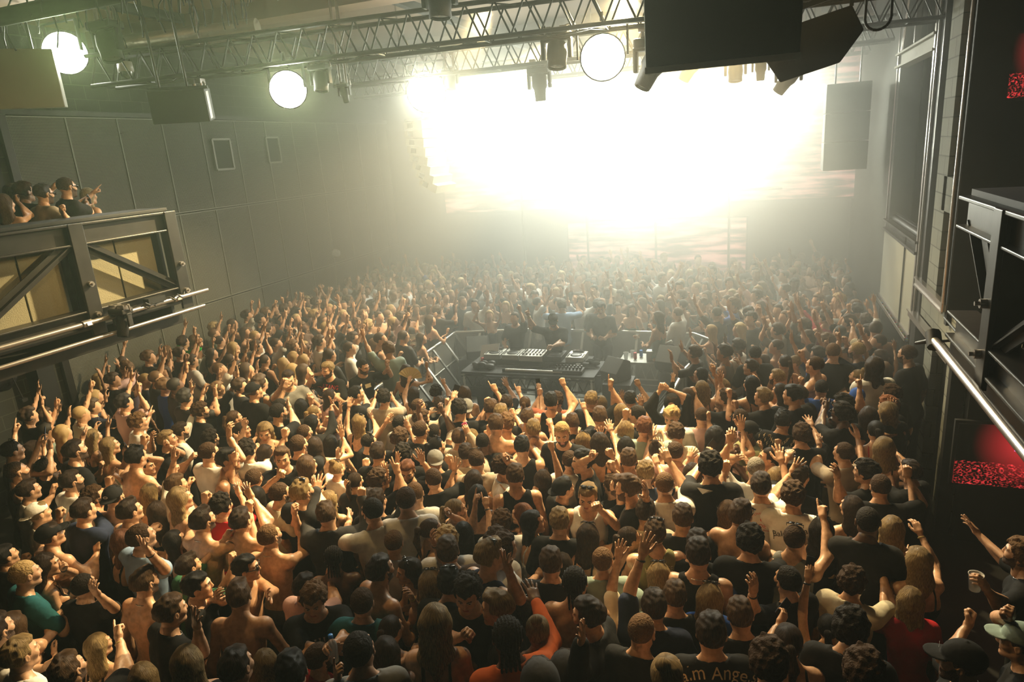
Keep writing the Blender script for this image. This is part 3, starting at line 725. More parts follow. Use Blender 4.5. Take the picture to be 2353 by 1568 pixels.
MB().lathe([(0, 0.12), (0.09, 0.12), (0.1, 0.0), (0, 0)], None, 20).build('housing', M_WHITE, t); MB().lathe([(0.075, 0), (0.07, -0.05), (0.04, -0.08), (0, -0.09)], None, 16).build('dome', M_LENS, t)
MB().tube((0, 0, 0.12), (0, 0, ZC - P.z), 0.02).build('stem', M_STEEL, t)
# rolled screen on a bracket, low on the near side wall
t = thing('rolled_banner', (XL + 0.35, 5.6, 2.0), 'dark rolled plastic banner on a bracket below the balcony', 'banner')
f = Field((-0.25, -1.1, -0.28), (0.25, 0.8, 0.28), 0.03); f.add(rc((0, -1.0, 0), (0, 0.55, 0), 0.2, 0.2)); f.warp(lambda F, X, Y, Z: F + 0.015 * vnoise((X, Y, Z), 3, 2))
o = simple('roll', f, pmat('black_plastic_wrap', (0.02, 0.018, 0.02), 0.22, bump=0.6, bscale=12)); link('roll', o, t)
MB().tube((-0.4, 0.5, 0.33), (0.3, 0.5, 0.33), 0.02).tube((0.24, 0.5, 0.33), (0.24, 0.62, -0.35), 0.012).box(0.2, 0.58, -0.38, 0.28, 0.66, -0.33).build('bracket', M_STEEL, t)
MB().box(-0.05, -2.2, -0.08, 0.0, 0.6, -0.02, Matrix.Translation((0.1, 0, 0.4))).build('rail', M_STEEL, t)

# ------------------------------------------------------------------ left balcony: steel truss front, pale mesh behind, rail and slab
XB = -6.2
t = thing('steel_balcony', (XB, 5.85, 2.9), 'black steel trussed balcony with pale mesh infill and spectators behind', 'balcony'); t['kind'] = 'thing'
def P0(x, y, z): return (x - XB, y - 5.85, z - 2.9)
def bal_front(t, xb, y0, y1, zt, zb, posts, sgn, local):
    F = lambda x, y, z: local(x, y, z)
    m = MB()                                               # top chord: web with two flanges
    m.box(*F(xb - 0.03, y0, zt - 0.19), *F(xb + 0.03, y1, zt)).box(*F(xb - 0.09, y0, zt - 0.015), *F(xb + 0.09, y1, zt + 0.01)).box(*F(xb - 0.09, y0, zt - 0.20), *F(xb + 0.09, y1, zt - 0.18))
    m.build('top_chord', M_STEEL, t, 0.006)
    m = MB().box(*F(xb - 0.03, y0, zb), *F(xb + 0.03, y1, zb + 0.16)).box(*F(xb - 0.09, y0, zb - 0.015), *F(xb + 0.09, y1, zb + 0.01)).box(*F(xb - 0.09, y0, zb + 0.15), *F(xb + 0.09, y1, zb + 0.17))
    m.build('bottom_chord', M_STEEL, t, 0.006)
    for i, y in enumerate(posts):
        w = 0.075
        m = MB().box(*F(xb + sgn * 0.07, y - w, zb - 0.08), *F(xb + sgn * 0.10, y + w, zt + 0.01)).box(*F(xb - 0.09, y - 0.01, zb), *F(xb + 0.09, y + 0.01, zt))
        p = m.build('post', M_STEEL, t, 0.005)
        for z in (zb + 0.12, zb + 0.42):
            q = F(xb + sgn * 0.10, y, z)
            MB().tube(q, (q[0] + sgn * 0.035, q[1], q[2]), 0.028, 10).tube((q[0] + sgn * .035, q[1], q[2]), (q[0] + sgn * 0.06, q[1], q[2]), 0.014, 6).build('bolt', M_EDGE, p)
    for i in range(len(posts) - 1):
        a, b = posts[i], posts[i + 1]
        (ya, za), (yb, zb_) = ((a, zb + 0.12), (b, zt - 0.16)) if i % 2 else ((b, zt - 0.16), (a, zb + 0.12))
        if i % 2 == 0: (ya, za), (yb, zb_) = (b + 0.05, zt - 0.18), (a - 0.05, zb + 0.18)
        else: (ya, za), (yb, zb_) = (a - 0.05, zt - 0.18), (b + 0.05, zb + 0.18)
        MB().beam(F(xb + 0.02 * sgn, ya, za), F(xb + 0.02 * sgn, yb, zb_), 0.10, 0.012).beam(F(xb + 0.02 * sgn, ya, za), F(xb + 0.02 * sgn, yb, zb_), 0.012, 0.11).build('diagonal_brace', M_STEEL, t)
bal_front(t, XB, 1.0, 5.85, 4.23, 3.24, (5.80, 4.67, 3.5, 2.3, 1.1), 1, P0)
for a, b in ((5.68, 5.22), (5.20, 4.74), (4.60, 4.2), (4.18, 3.62), (3.4, 2.9), (2.88, 2.4)):
    MB().box(*P0(XB - 0.14, b, 3.36), *P0(XB - 0.12, a, 4.08)).build('mesh_panel', M_SCRIM, t)
MB().box(*P0(XB - 0.45, 1.0, 4.24), *P0(XB + 0.02, 5.85, 4.28)).build('rail_shelf', M_BLACK, t, 0.01)
MB().box(*P0(XL, 1.0, 2.97), *P0(XB - 0.08, 5.85, 3.07)).build('floor_slab', M_STEEL, t)
MB().box(*P0(XL, 5.72, 4.2), *P0(XB - 0.4, 5.80, 4.26)).box(*P0(XL, 5.74, 3.0), *P0(XB - 0.1, 5.78, 4.2)).build('end_screen', M_BLACK, t)
g = MB().tube(P0(XB + 0.16, 1.2, 3.31), P0(XB + 0.16, 6.05, 3.31), 0.024).tube(P0(XB + 0.22, 1.2, 3.16), P0(XB + 0.22, 5.9, 3.16), 0.02)
for y in (2.2, 3.4, 4.5, 5.6): g.beam(P0(XB + 0.02, y, 3.25), P0(XB + 0.2, y, 3.31), 0.05, 0.03).tube(P0(XB + 0.16, y - 0.05, 3.31), P0(XB + 0.16, y + 0.05, 3.31), 0.035)
g.build('lighting_rail', M_EDGE, t)
g = MB(); q = Vector(P0(XB + 0.15, 5.0, 3.33))
for k in range(7):
    y0 = 4.75 + k * 0.13
    g.path([P0(XB + 0.17 + 0.03 * math.sin(k * 2.1 + j), y0 + 0.05 * j, 3.33 + 0.03 * math.sin(j * 1.9 + k)) for j in range(5)], 0.008, 5)
g.box(*P0(XB + 0.12, 5.2, 3.33), *P0(XB + 0.2, 5.42, 3.39)).build('rail_cables', M_RUBBER, t)

# ------------------------------------------------------------------ moving head and other fixtures
def moving_head(name, P, aim, size, label, cat='stage light', group=None, lit=None, drop=None, wash=False):
    """yoke fixture hanging at P, head tilted towards aim"""
    t = thing(name, P, label, cat, group); s = size
    MB().box(-0.45 * s, -0.3 * s, 0.42 * s, 0.45 * s, 0.3 * s, 0.66 * s).build('base', M_CAB, t, 0.05 * s)
    y = MB().box(-0.50 * s, -0.12 * s, -0.15 * s, -0.38 * s, 0.12 * s, 0.46 * s).box(0.38 * s, -0.12 * s, -0.15 * s, 0.50 * s, 0.12 * s, 0.46 * s).box(-0.5 * s, -0.14 * s, 0.36 * s, 0.5 * s, 0.14 * s, 0.44 * s)
    y.build('yoke', M_CAB, t, 0.03 * s)
    a = Vector(aim).normalized(); M = frame_of((0, 0, 0), a.orthogonal(), a)
    prof = [(0, -0.42), (0.20, -0.42), (0.30, -0.3), (0.33, 0.0), (0.30, 0.25), (0.31, 0.42), (0.27, 0.44)] if wash else [(0, -0.48), (0.22, -0.48), (0.30, -0.36), (0.31, 0.05), (0.25, 0.2), (0.22, 0.62), (0.19, 0.64)]
    h = MB().lathe([(r * s, z * s) for r, z in prof], M, 22).build('lamp_head', M_CAB, t)
    z = (0.43 if wash else 0.63) * s; r = (0.28 if wash else 0.19) * s
    MB().lathe([(0, z - 0.03 * s), (r * 0.7, z - 0.035 * s), (r, z - 0.05 * s)], M, 20).build('lens', lit or M_LENS, h)
    dz = (drop if drop else 0.25)
    c = MB()
    for q in (-0.25, 0.25): c.tube((q * s, 0, 0.66 * s), (q * s, 0, 0.66 * s + dz), 0.022, 8).box(q * s - 0.04, -0.04, 0.66 * s + dz - 0.05, q * s + 0.04, 0.04, 0.66 * s + dz)
    c.box(-0.3 * s, -0.015, 0.66 * s, 0.3 * s, 0.015, 0.66 * s + 0.03); c.path([Vector((0.3 * s, 0.03, 0.6 * s)), Vector((0.5 * s, 0.02, 0.55 * s)), Vector((0.55 * s, 0, 0.85 * s)), Vector((0.3 * s, 0, 0.66 * s + dz))], 0.008)
    c.build('clamp', M_EDGE, t); return t
def lamp_light(P, aim, watts, size, name='stage_light_beam', col=(0.93, 1.0, 0.70), spread=1.3):
    ld = bpy.data.lights.new(name, 'SPOT'); ld.energy = watts; ld.color = col; ld.shadow_soft_size = size; ld.spot_size = spread; ld.spot_blend = 0.8
    o = bpy.data.objects.new(name, ld); COL.objects.link(o); o.location = P; o.rotation_euler = Vector(aim).to_track_quat('-Z', 'Y').to_euler(); return o
def strobe(P, r, label, group=None, drop=0.4):
    """round blinder: can, bright disc, yoke; faces the camera side of the room"""
    t = thing('blinder_light', P, label, 'stage light', group)
    aim = (CAM + Vector((0, 0, 0.2)) - Vector(P)).normalized(); M = frame_of((0, 0, 0), aim.orthogonal(), aim)
    MB().lathe([(0, -1.2 * r), (0.6 * r, -1.2 * r), (0.85 * r, -0.9 * r), (1.05 * r, 0.05 * r), (0.98 * r, 0.05 * r)], M, 24).build('can', M_CAB, t)
    MB().lathe([(0, 0.02 * r), (0.98 * r, 0.0)], M, 24).build('lamp_disc', M_LAMP, t)
    MB().box(-1.2 * r, -0.02, 0, -1.12 * r, 0.02, 1.5 * r).box(1.12 * r, -0.02, 0, 1.2 * r, 0.02, 1.5 * r).box(-1.2 * r, -0.02, 1.42 * r, 1.2 * r, 0.02, 1.5 * r).tube((0, 0, 1.5 * r), (0, 0, 1.5 * r + drop), 0.02).build('yoke', M_STEEL, t)
    return t, aim

def truss(name, a, b, w, h, label, group):
    a = Vector(a); b = Vector(b); d = (b - a); n = int(d.length / 0.33); t = thing(name, a, label, 'truss', group)
    u = d.normalized(); s = Vector((-u.y, u.x, 0)) * w; z = Vector((0, 0, h)); o = Vector((0, 0, 0))
    m = MB()
    for q in (o, s, z, s + z): m.tube(q, q + d, 0.026, 8)
    m.build('main_tubes', M_TRUSS, t)
    m = MB(); st = d / n
    for i in range(n):
        for q in (o, s):
            m.tube(q + st * i, q + st * (i + 0.5) + z, 0.011, 5, caps=False); m.tube(q + st * (i + 0.5) + z, q + st * (i + 1), 0.011, 5, caps=False)
        if i % 2 == 0: m.tube(st * i, st * i + s, 0.011, 5, caps=False); m.tube(st * i + z, st * (i + 1) + s + z, 0.009, 5, caps=False)
        if i % 2: m.tube(st * i, st * (i + 1) + s, 0.009, 5, caps=False)
    m.build('lattice_bracing', M_TRUSS, t)
    m = MB()
    for k in (0.12, 0.5, 0.88): m.tube(d * k + z + s / 2, Vector((d.x * k + s.x / 2, d.y * k + s.y / 2, ZC - a.z)), 0.012)
    m.build('hanger', M_EDGE, t); return t
gt = 'ceiling trusses across the hall'
def tpt(x, k=0): return (x, 7.02 + (x + 7.6) * 0.083, 5.8)
truss('lighting_truss', tpt(-8.2), tpt(5.0), 0.40, 0.36, 'nearest black box truss, carrying lamps across the whole hall', gt)
truss('lighting_truss', (-6.5, 9.9, 5.8), (3.0, 10.3, 5.8), 0.36, 0.36, 'second black box truss, parallel behind the nearest one', gt)
truss('lighting_truss', (-8.0, 12.9, 5.9), (1.9, 13.2, 5.9), 0.36, 0.36, 'third black truss, half lost in the bright haze', gt)
truss('lighting_truss', (-8.0, 15.8, 6.0), (1.9, 16.0, 6.0), 0.36, 0.36, 'farthest truss in front of the bright screen', gt)

# lit blinders where the photo shows them, each a real lamp aimed down the room
BL = []
def put_strobe(px, py, y, r, label, watts, drop=0.4, spread=0.62, col=(0.93, 1.0, 0.70)):
    P = aty(px, py, y); t, aim = strobe(P, r, label, 'blazing round blinders', drop); BL.append((P, aim, watts, r)); lamp_light(P + aim * 0.06, aim, watts * 2.6, r * 0.8, spread=spread, col=col)
put_strobe(150, 122, 7.1, 0.26, 'blazing round greenish blinder at the far left, above the pale panel', 480, 0.3, 0.36, (0.72, 1.0, 0.40))
put_strobe(662, 206, 7.45, 0.22, 'blazing round blinder beside the hatches, under the nearest truss', 520, 0.1, 0.36, (0.80, 1.0, 0.55))
put_strobe(980, 212, 10.2, 0.30, 'blazing round blinder directly above the curved speaker array', 300, 0.1)
put_strobe(1118, 238, 13.1, 0.32, 'blazing round blinder between the speaker array and white glare', 450, 0.3)
put_strobe(1385, 132, 7.9, 0.24, 'highest blazing blinder, on the nearest truss above the screen', 110, 0.1)
WALLB = []
for i, (px, py) in enumerate(((1190, 300), (1290, 240), (1380, 320), (1480, 230), (1560, 320), (1650, 250), (1700, 340), (1300, 400), (1450, 430), (1590, 430), (1250, 210))):
    P = aty(px, py, 17.4); t, aim = strobe(P, 0.30, 'blinding round lamp in the wall of white glare before the screen', 'blinder wall before the screen', 0.3); WALLB.append((P, aim))
    if i % 2 == 0: lamp_light(P + aim * 0.06, aim, 330, 0.25)
m = MB()
for x in (-6.2, -4.4, -2.6, -0.8): m.tube((x, 17.75, 0), (x, 17.75, 6.2), 0.03)
for z in (3.3, 4.4, 5.4, 6.2): m.tube((-6.4, 17.75, z), (0.4, 17.75, z), 0.03)
o = m.build('tube_scaffold', M_TRUSS); tag(o, 'tube scaffold behind the wall of glaring round lamps', 'scaffold')

# unlit moving heads
moving_head('moving_head_light', aty(1240, 195, 10.2), (0.0, 0.05, -1), 0.36, 'narrow moving head hanging straight down left of the bright blinder', drop=0.12)
moving_head('moving_head_light', aty(1280, 124, 8.0), (0, -0.25, -1), 0.36, 'wide moving head with ringed lens, beneath the nearest truss', wash=True, drop=0.05)
moving_head('moving_head_light', aty(1500, 150, 8.0), (-0.45, -0.3, -0.9), 0.42, 'large moving head tilted left, beside the big hanging black cabinet', drop=0.12)
moving_head('moving_head_light', aty(1590, 150, 10.5), (-0.5, -0.1, -0.8), 0.36, 'tilted moving head peeping out below the big black cabinet')
moving_head('moving_head_light', aty(1690, 165, 10.5), (0, -0.2, -1), 0.30, 'small ringed moving head below and between the two cabinets', wash=True)
moving_head('moving_head_light', aty(1748, 158, 10.5), (0, 0, -1), 0.24, 'smallest moving head hanging by the angled black cabinet')
moving_head('moving_head_light', aty(1812, 178, 10.5), (-0.6, -0.1, -0.8), 0.36, 'tilted moving head under the angled black cabinet')
moving_head('moving_head_light', aty(738, 186, 7.5), (0, -0.2, -1), 0.28, 'moving head just right of the blinder beside the hatches', wash=True, drop=0.06)
moving_head('moving_head_light', aty(792, 215, 9.0), (0.2, -0.1, -1), 0.20, 'tiny moving head farther right under the nearest truss', drop=1.3)
moving_head('moving_head_light', aty(1036, 188, 10.2), (0, -0.2, -1), 0.26, 'hazy moving head right of the blinder above the speaker array', wash=True)
moving_head('moving_head_light', aty(1010, 2, 6.2), (0, -0.1, -1), 0.34, 'moving head with honeycomb lens cut by the top of the picture', wash=True, drop=0.3)
moving_head('moving_head_light', aty(250, 105, 6.6), (0.25, -0.1, -1), 0.40, 'tilted chrome edged moving head right of the greenish blinder', wash=True, drop=0.35)
moving_head('moving_head_light', aty(460, 230, 6.8), (0.5, -0.1, -0.9), 0.20, 'small moving head hanging in front of the hanging black speaker', drop=0.1)
moving_head('moving_head_light', atx(283, 742, XB + 0.25), (0.15, -0.45, -1), 0.22, 'moving head slung under the left balcony rail', drop=0.04)

# ------------------------------------------------------------------ speakers and hung boxes
def cabinet(name, P, size, M, label, cat='speaker', mat=None, grille=True):
    t = thing(name, P, label, cat); w, d, h = size
    t.matrix_world = Matrix.Translation(P) @ M
    MB().box(-w / 2, -d / 2, -h / 2, w / 2, d / 2, h / 2).build('cabinet', mat or M_CAB, t, 0.012)
    if grille: MB().box(-w / 2 + 0.02, d / 2, -h / 2 + 0.02, w / 2 - 0.02, d / 2 + 0.012, h / 2 - 0.02).build('grille', M_BLACK, t)
    return t
P = aty(1655, 50, 4.9); M = Matrix.Rotation(math.radians(5), 4, 'Z') @ Matrix.Rotation(math.radians(9), 4, 'X')
t = cabinet('hanging_speaker', (P.x, P.y, P.z + 0.14), (0.92, 0.5, 0.75), M, 'big plain black box speaker hanging at the top of the picture', grille=False)
MB().box(-0.462, -0.262, -0.39, 0.462, 0.2, -0.352).build('bottom_edge', M_BARR, t)
MB().box(-0.3, -0.02, 0.37, -0.26, 0.02, 1.3).box(0.26, -0.02, 0.37, 0.3, 0.02, 1.3).build('hanging_bracket', M_STEEL, t)
P = aty(1865, 103, 6.3); t = thing('hanging_speaker', P, 'six sided black wedge speaker hanging on a bracket near the steel columns', 'speaker')
v = CAM - P; t.matrix_world = frame_of(P, -v + Vector((0.2, 0, 0)))
f_ = [( -0.36, -0.02), (-0.21, -0.25), (0.21, -0.15), (0.36, 0.06), (0.27, 0.24), (-0.2, 0.14)]
MB().prism([(x, z) for x, z in f_], -0.25, 0.25, Matrix(((1, 0, 0, 0), (0, 0, 1, 0), (0, 1, 0, 0), (0, 0, 0, 1)))).build('cabinet', M_CAB, t, 0.01)
MB().box(-0.22, -0.02, 0.2, -0.19, 0.02, 0.28).beam((-0.24, 0, 0.10), (-0.22, 0, 0.26), 0.03, 0.03).beam((-0.23, 0, 0.25), (0.27, 0, 0.36), 0.03, 0.04).beam((0.27, 0, 0.36), (0.27, 0, 0.24), 0.03, 0.03).beam((0.05, 0, 0.3), (0.05, 0, 0.9), 0.03, 0.03).build('bracket', M_STEEL, t)
P = aty(418, 243, 6.6); M = Matrix.Rotation(math.radians(33), 4, 'Z') @ Matrix.Rotation(math.radians(8), 4, 'X')
t = cabinet('hanging_speaker', P, (0.62, 0.38, 0.36), M, 'black box speaker hanging before the perforated wall, below the truss end')
MB().box(0.31, -0.16, -0.15, 0.316, 0.0, 0.15).build('side_label', M_BARR, t)
MB().tube((0.1, 0, 0.18), (0.1, 0, 1.7), 0.015).tube((-0.2, 0, 0.18), (-0.2, 0, 1.7), 0.015).box(-0.32, -0.03, 0.18, 0.32, 0.03, 0.21).build('hanging_bracket', M_STEEL, t)
P = aty(40, 182, 6.2); M = Matrix.Rotation(math.radians(48), 4, 'Z') @ Matrix.Rotation(math.radians(4), 4, 'X')
t = cabinet('pale_hanging_panel', (P.x - 0.1, P.y, P.z), (1.0, 0.5, 0.66), M, 'big pale grey hung panel cut by the left edge, under the blinder', 'panel', M_LIGHTPANEL, False)
MB().box(-0.3, -0.02, 0.3, -0.27, 0.02, 0.8).box(0.27, -0.02, 0.3, 0.3, 0.02, 0.8).build('hanging_bracket', M_STEEL, t)
# curved line arrays
def line_array(label, pts, yaw, w=0.75):
    t = thing('line_array', pts[0], label, 'speaker array'); n = len(pts)
    for i in range(n - 1):
        a = Vector(pts[i]); b = Vector(pts[i + 1]); c = (a + b) / 2; d = (b - a)
        ang = i * 0.06
        M = Matrix.Translation(c - Vector(pts[0])) @ Matrix.Rotation(yaw, 4, 'Z') @ Matrix.Rotation(-ang, 4, 'X')
        k = MB().prism([(-0.25, -0.07), (0.22, -0.085), (0.22, 0.085), (-0.25, 0.07)], -w / 2, w / 2, M @ Matrix(((0, 0, 1, 0), (1, 0, 0, 0), (0, 1, 0, 0), (0, 0, 0, 1)))).build('speaker_element', M_LIGHTPANEL if yaw > 3.3 or True and w < 0.8 and yaw < 0 else M_CAB, t)
        for s in (-1, 1): MB().box(s * (w / 2 + 0.004) - 0.003, -0.15, -0.05, s * (w / 2 + 0.004) + 0.003, -0.02, 0.05, M).build('side_handle', M_CAB, k)
    top = Vector((0, 0, 0)); MB().tube((0, 0, 0.05), (0, 0, ZC - pts[0][2]), 0.015).box(-0.3, -0.25, 0, 0.3, 0.25, 0.05).build('rigging_frame', M_STEEL, t)
arr = [aty(972 + 0.5 * k + 0.55 * k * k, 278 + 19.5 * k, 13.6) for k in range(9)]
line_array('curved array of pale speaker boxes left of the white glare', arr, math.radians(-100), 0.7)
t = thing('line_array', (1.35, 14.2, 3.85), 'tall dim flat speaker stack in haze before the right corner', 'speaker array')
for k in range(3): MB().box(-0.36, -0.3, 0.5 * k, 0.36, 0.3, 0.5 * k + 0.49).build('speaker_element', M_CAB, t, 0.01)
MB().tube((-0.2, 0, 1.5), (-0.2, 0, 3.1), 0.015).tube((0.2, 0, 1.5), (0.2, 0, 3.1), 0.015).build('rigging_frame', M_STEEL, t)

# ------------------------------------------------------------------ screens
def screenmat():
    m, nt, b = newmat('led_screen_picture')
    tc = nt.nodes.new('ShaderNodeTexCoord'); mp = nt.nodes.new('ShaderNodeMapping'); mp.inputs['Scale'].default_value = (0.5, 1, 3.5)
    L(nt, tc.outputs['Object'], mp.inputs[0]); n = nt.nodes.new('ShaderNodeTexNoise'); n.inputs['Scale'].default_value = 2.2; n.inputs['Detail'].default_value = 6; L(nt, mp.outputs[0], n.inputs['Vector'])
    r = nt.nodes.new('ShaderNodeValToRGB'); r.color_ramp.elements[0].position = 0.42; r.color_ramp.elements[0].color = (0.05, 0.04, 0.035, 1); r.color_ramp.elements[1].position = 0.62; r.color_ramp.elements[1].color = (0.9, 0.45, 0.38, 1)
    L(nt, n.outputs['Fac'], r.inputs[0]); L(nt, r.outputs[0], b.inputs['Emission Color']); b.inputs['Emission Strength'].default_value = 0.9; b.inputs['Base Color'].default_value = (0.01, 0.01, 0.01, 1)
    return m
M_SCR = screenmat()
t = thing('led_screen', (-3.3, 18.2, 3.0), 'wide pink and white led screen filling the back wall', 'screen')
MB().box(-5.4, 0, 0.0, 5.3, 0.04, 3.3).build('picture', M_SCR, t); MB().box(-5.5, 0.05, -0.06, 5.4, 0.25, 3.36).build('frame', M_BLACK, t)
t = thing('led_screen', (-2.6, 18.0, 0.0), 'lower centre led screen with pink dots behind the far crowd', 'screen')
MB().box(-2.4, 0, 1.2, 2.2, 0.04, 2.6).build('picture', M_SCR, t); MB().box(-2.45, 0.05, 0.0, 2.25, 0.2, 2.64).build('frame', M_BLACK, t)
def tvmat(name):
    m, nt, b = newmat(name)
    tc = nt.nodes.new('ShaderNodeTexCoord'); mq = nt.nodes.new('ShaderNodeMapping'); mq.inputs['Scale'].default_value = (1.9, 1, 1.5); L(nt, tc.outputs['Generated'], mq.inputs[0])
    n = nt.nodes.new('ShaderNodeTexVoronoi'); n.feature = 'SMOOTH_F1'; n.inputs['Scale'].default_value = 34; n.inputs['Smoothness'].default_value = 0.6; L(nt, mq.outputs[0], n.inputs['Vector'])
    n2 = nt.nodes.new('ShaderNodeTexNoise'); n2.inputs['Scale'].default_value = 6; L(nt, mq.outputs[0], n2.inputs['Vector'])
    def mm(op, a, c):
        k = nt.nodes.new('ShaderNodeMath'); k.operation = op
        for i, q in enumerate((a, c)):
            if isinstance(q, (int, float)): k.inputs[i].default_value = q
            else: L(nt, q, k.inputs[i])
        return k.outputs[0]
    sp = nt.nodes.new('ShaderNodeSeparateXYZ'); L(nt, tc.outputs['Generated'], sp.inputs[0])
    dots = mm('MULTIPLY', mm('SUBTRACT', n.outputs['Distance'], 0.46), mm('MULTIPLY', mm('POWER', n2.outputs['Fac'], 2), 9))
    cr = mm('MULTIPLY', mm('MAXIMUM', dots, 0.0), mm('LESS_THAN', mm('ADD', sp.outputs[2], mm('MULTIPLY', n2.outputs['Fac'], 0.1)), 0.44))
    dx = mm('MULTIPLY', mm('SUBTRACT', sp.outputs[0], 0.52), 2.4); dz = mm('MULTIPLY', mm('SUBTRACT', sp.outputs[2], 0.72), 1.4)
    gl = mm('MAXIMUM', mm('SUBTRACT', 1.0, mm('SQRT', mm('ADD', mm('MULTIPLY', dx, dx), mm('MULTIPLY', dz, dz)), 0.0)), 0.0)
    gl = mm('MULTIPLY', mm('POWER', gl, 1.5), 1.1)
    tot = mm('ADD', cr, gl)
    cb = nt.nodes.new('ShaderNodeCombineXYZ'); L(nt, tot, cb.inputs[0]); L(nt, mm('MULTIPLY', tot, 0.05), cb.inputs[1]); L(nt, mm('MULTIPLY', tot, 0.055), cb.inputs[2])
    L(nt, cb.outputs[0], b.inputs['Emission Color']); b.inputs['Emission Strength'].default_value = 0.7; b.inputs['Base Color'].default_value = (0.005, 0.003, 0.003, 1); return m
M_TV = tvmat('red_concert_picture')
for (a, b_, c_, yt, lab) in (((2203, 972), (2192, 1108), 1.25, 7.95, 'wall television showing a red lit concert, below the right balcony'), ((2302, 82), (2292, 228), 0.9, 8.68, 'wall television with red picture, above the right balcony')):
    P = aty(*a, yt); Q = aty(*b_, yt)
    t = thing('television', (P.x, yt, Q.z), lab, 'television')
    h = P.z - Q.z
    MB().box(0, -0.02, 0, c_, 0.0, h).build('screen', M_TV, t); MB().box(-0.03, 0.0, -0.03, c_ + 0.03, 0.05, h + 0.03).build('casing', M_BLACK, t)
    m = MB(); m.beam((c_ * 0.42, -0.024, h * 0.62), (c_ * 0.95, -0.024, h * 0.52), 0.004, 0.02); 
    for q in range(5): m.box(c_ * 0.5 + q * 0.07, -0.026, h * (0.8 - 0.02 * q), c_ * 0.5 + q * 0.07 + 0.04, -0.022, h * (0.8 - 0.02 * q) + 0.015)
    m.build('pictured_lamps', pmat('picture_magenta', (0.02, 0, 0.02), 0.5, emit=(1, 0.25, 0.7), es=1.2), t)

# ------------------------------------------------------------------ right side: steel columns, block piers, boarded platform, exit sign
def hcol(name, y, z0, z1, w=0.22, lab=None, d=0.24, x=XR):
    m = MB().box(x, y - 0.012, z0, x + d, y + 0.012, z1).box(x, y - w / 2, z0, x + 0.02, y + w / 2, z1).box(x + d - 0.02, y - w / 2, z0, x + d, y + w / 2, z1)
    struct(name, m, M_STEEL)
struct('column_2', MB().box(XR, 13.25, 0, XR + 0.35, 13.4, ZC).box(XR, 13.1, 0, XR + 0.02, 13.4, ZC), M_STEEL)
struct('trim_3', MB().box(XR - 0.012, 13.30, 0, XR, 13.38, ZC), M_EDGE)
struct('column_3', MB().box(XR, 10.2, 0, XR + 0.4, 10.55, ZC).box(XR - 0.02, 10.36, 0, XR, 10.58, ZC), M_STEEL)
struct('trim_4', MB().box(XR - 0.035, 10.50, 0, XR - 0.02, 10.56, ZC).box(XR - 0.035, 10.36, 0, XR - 0.02, 10.40, ZC), M_EDGE)
struct('beam_10', MB().box(XR, 10.5, 5.46, XR + 0.04, 13.3, 5.66).box(XR - 0.06, 10.5, 5.45, XR + 0.12, 13.3, 5.48).box(XR - 0.06, 10.5, 5.64, XR + 0.12, 13.3, 5.67), M_SCRIMR)
struct('trim_5', MB().beam((XR, 11.9, 5.66), (XR, 11.9, ZC), 0.06, 0.08).tube((XR, 13.1, 5.7), (XR, 12.6, ZC), 0.012).tube((XR, 13.0, 5.7), (XR, 12.5, ZC), 0.012).tube((XR, 10.7, 5.7), (XR, 11.0, ZC), 0.012), M_EDGE)
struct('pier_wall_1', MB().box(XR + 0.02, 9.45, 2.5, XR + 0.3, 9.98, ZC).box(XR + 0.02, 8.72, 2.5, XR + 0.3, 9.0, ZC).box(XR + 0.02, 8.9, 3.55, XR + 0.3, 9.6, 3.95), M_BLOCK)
struct('pier_wall_2', MB().box(XR + 0.2, 8.7, 2.5, XR + 0.4, 10.2, ZC), M_BLACK)
struct('column_4', MB().box(XR - 0.03, 8.62, 2.35, XR + 0.3, 8.72, ZC), M_BLACK)
struct('trim_6', MB().tube((XR - 0.06, 8.68, 2.5), (XR - 0.06, 8.68, ZC), 0.025), M_EDGE)
struct('trim_7', MB().box(XR - 0.06, 8.66, 2.5, XR + 0.0, 10.3, 2.58).box(XR - 0.08, 8.66, 2.58, XR - 0.06, 10.3, 2.6).box(XR - 0.08, 8.66, 2.48, XR - 0.06, 10.3, 2.50), M_EDGE)
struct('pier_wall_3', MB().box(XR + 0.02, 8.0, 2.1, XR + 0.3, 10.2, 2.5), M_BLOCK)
struct('trim_8', MB().box(XR - 0.1, 8.15, 2.04, XR + 0.0, 10.35, 2.1).box(XR - 0.12, 8.15, 2.12, XR - 0.1, 10.35, 2.14), M_EDGE)
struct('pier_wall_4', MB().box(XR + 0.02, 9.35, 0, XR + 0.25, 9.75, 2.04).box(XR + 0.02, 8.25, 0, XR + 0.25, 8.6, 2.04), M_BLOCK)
struct('pier_wall_5', MB().box(XR + 0.15, 8.1, 0, XR + 0.4, 10.4, 2.04), M_BLACK)
struct('column_5', MB().box(XR - 0.04, 10.1, 0, XR + 0.2, 10.4, 2.04).box(XR - 0.04, 8.12, 0, XR + 0.1, 8.24, 2.04), M_STEEL)
t = thing('boarded_platform_front', (XR, 10.5, 1.6), 'pale boarded platform front with confetti ledge between the steel columns', 'platform')
MB().box(-0.03, 0.05, 0.12, 0.03, 2.75, 1.25).build('board', M_SCRIMR, t)
MB().box(-0.06, 0, 1.25, 0.04, 2.8, 1.29).box(-0.06, 0, 1.40, 0.04, 2.8, 1.43).box(-0.01, 0, 1.25, 0.03, 2.8, 1.42).build('rail_channel', M_STEEL, t)
MB().tube((0.1, 0, 1.45), (0.1, 2.8, 1.45), 0.05, 10).build('padded_rail', M_RUBBER, t)
MB().box(-0.09, 0, 0.0, 0.06, 2.8, 0.02).box(-0.09, 0, 0.0, -0.075, 2.8, 0.07).box(-0.05, 0, 0.07, 0.05, 2.8, 0.12).build('ledge', M_EDGE, t)
m = MB()
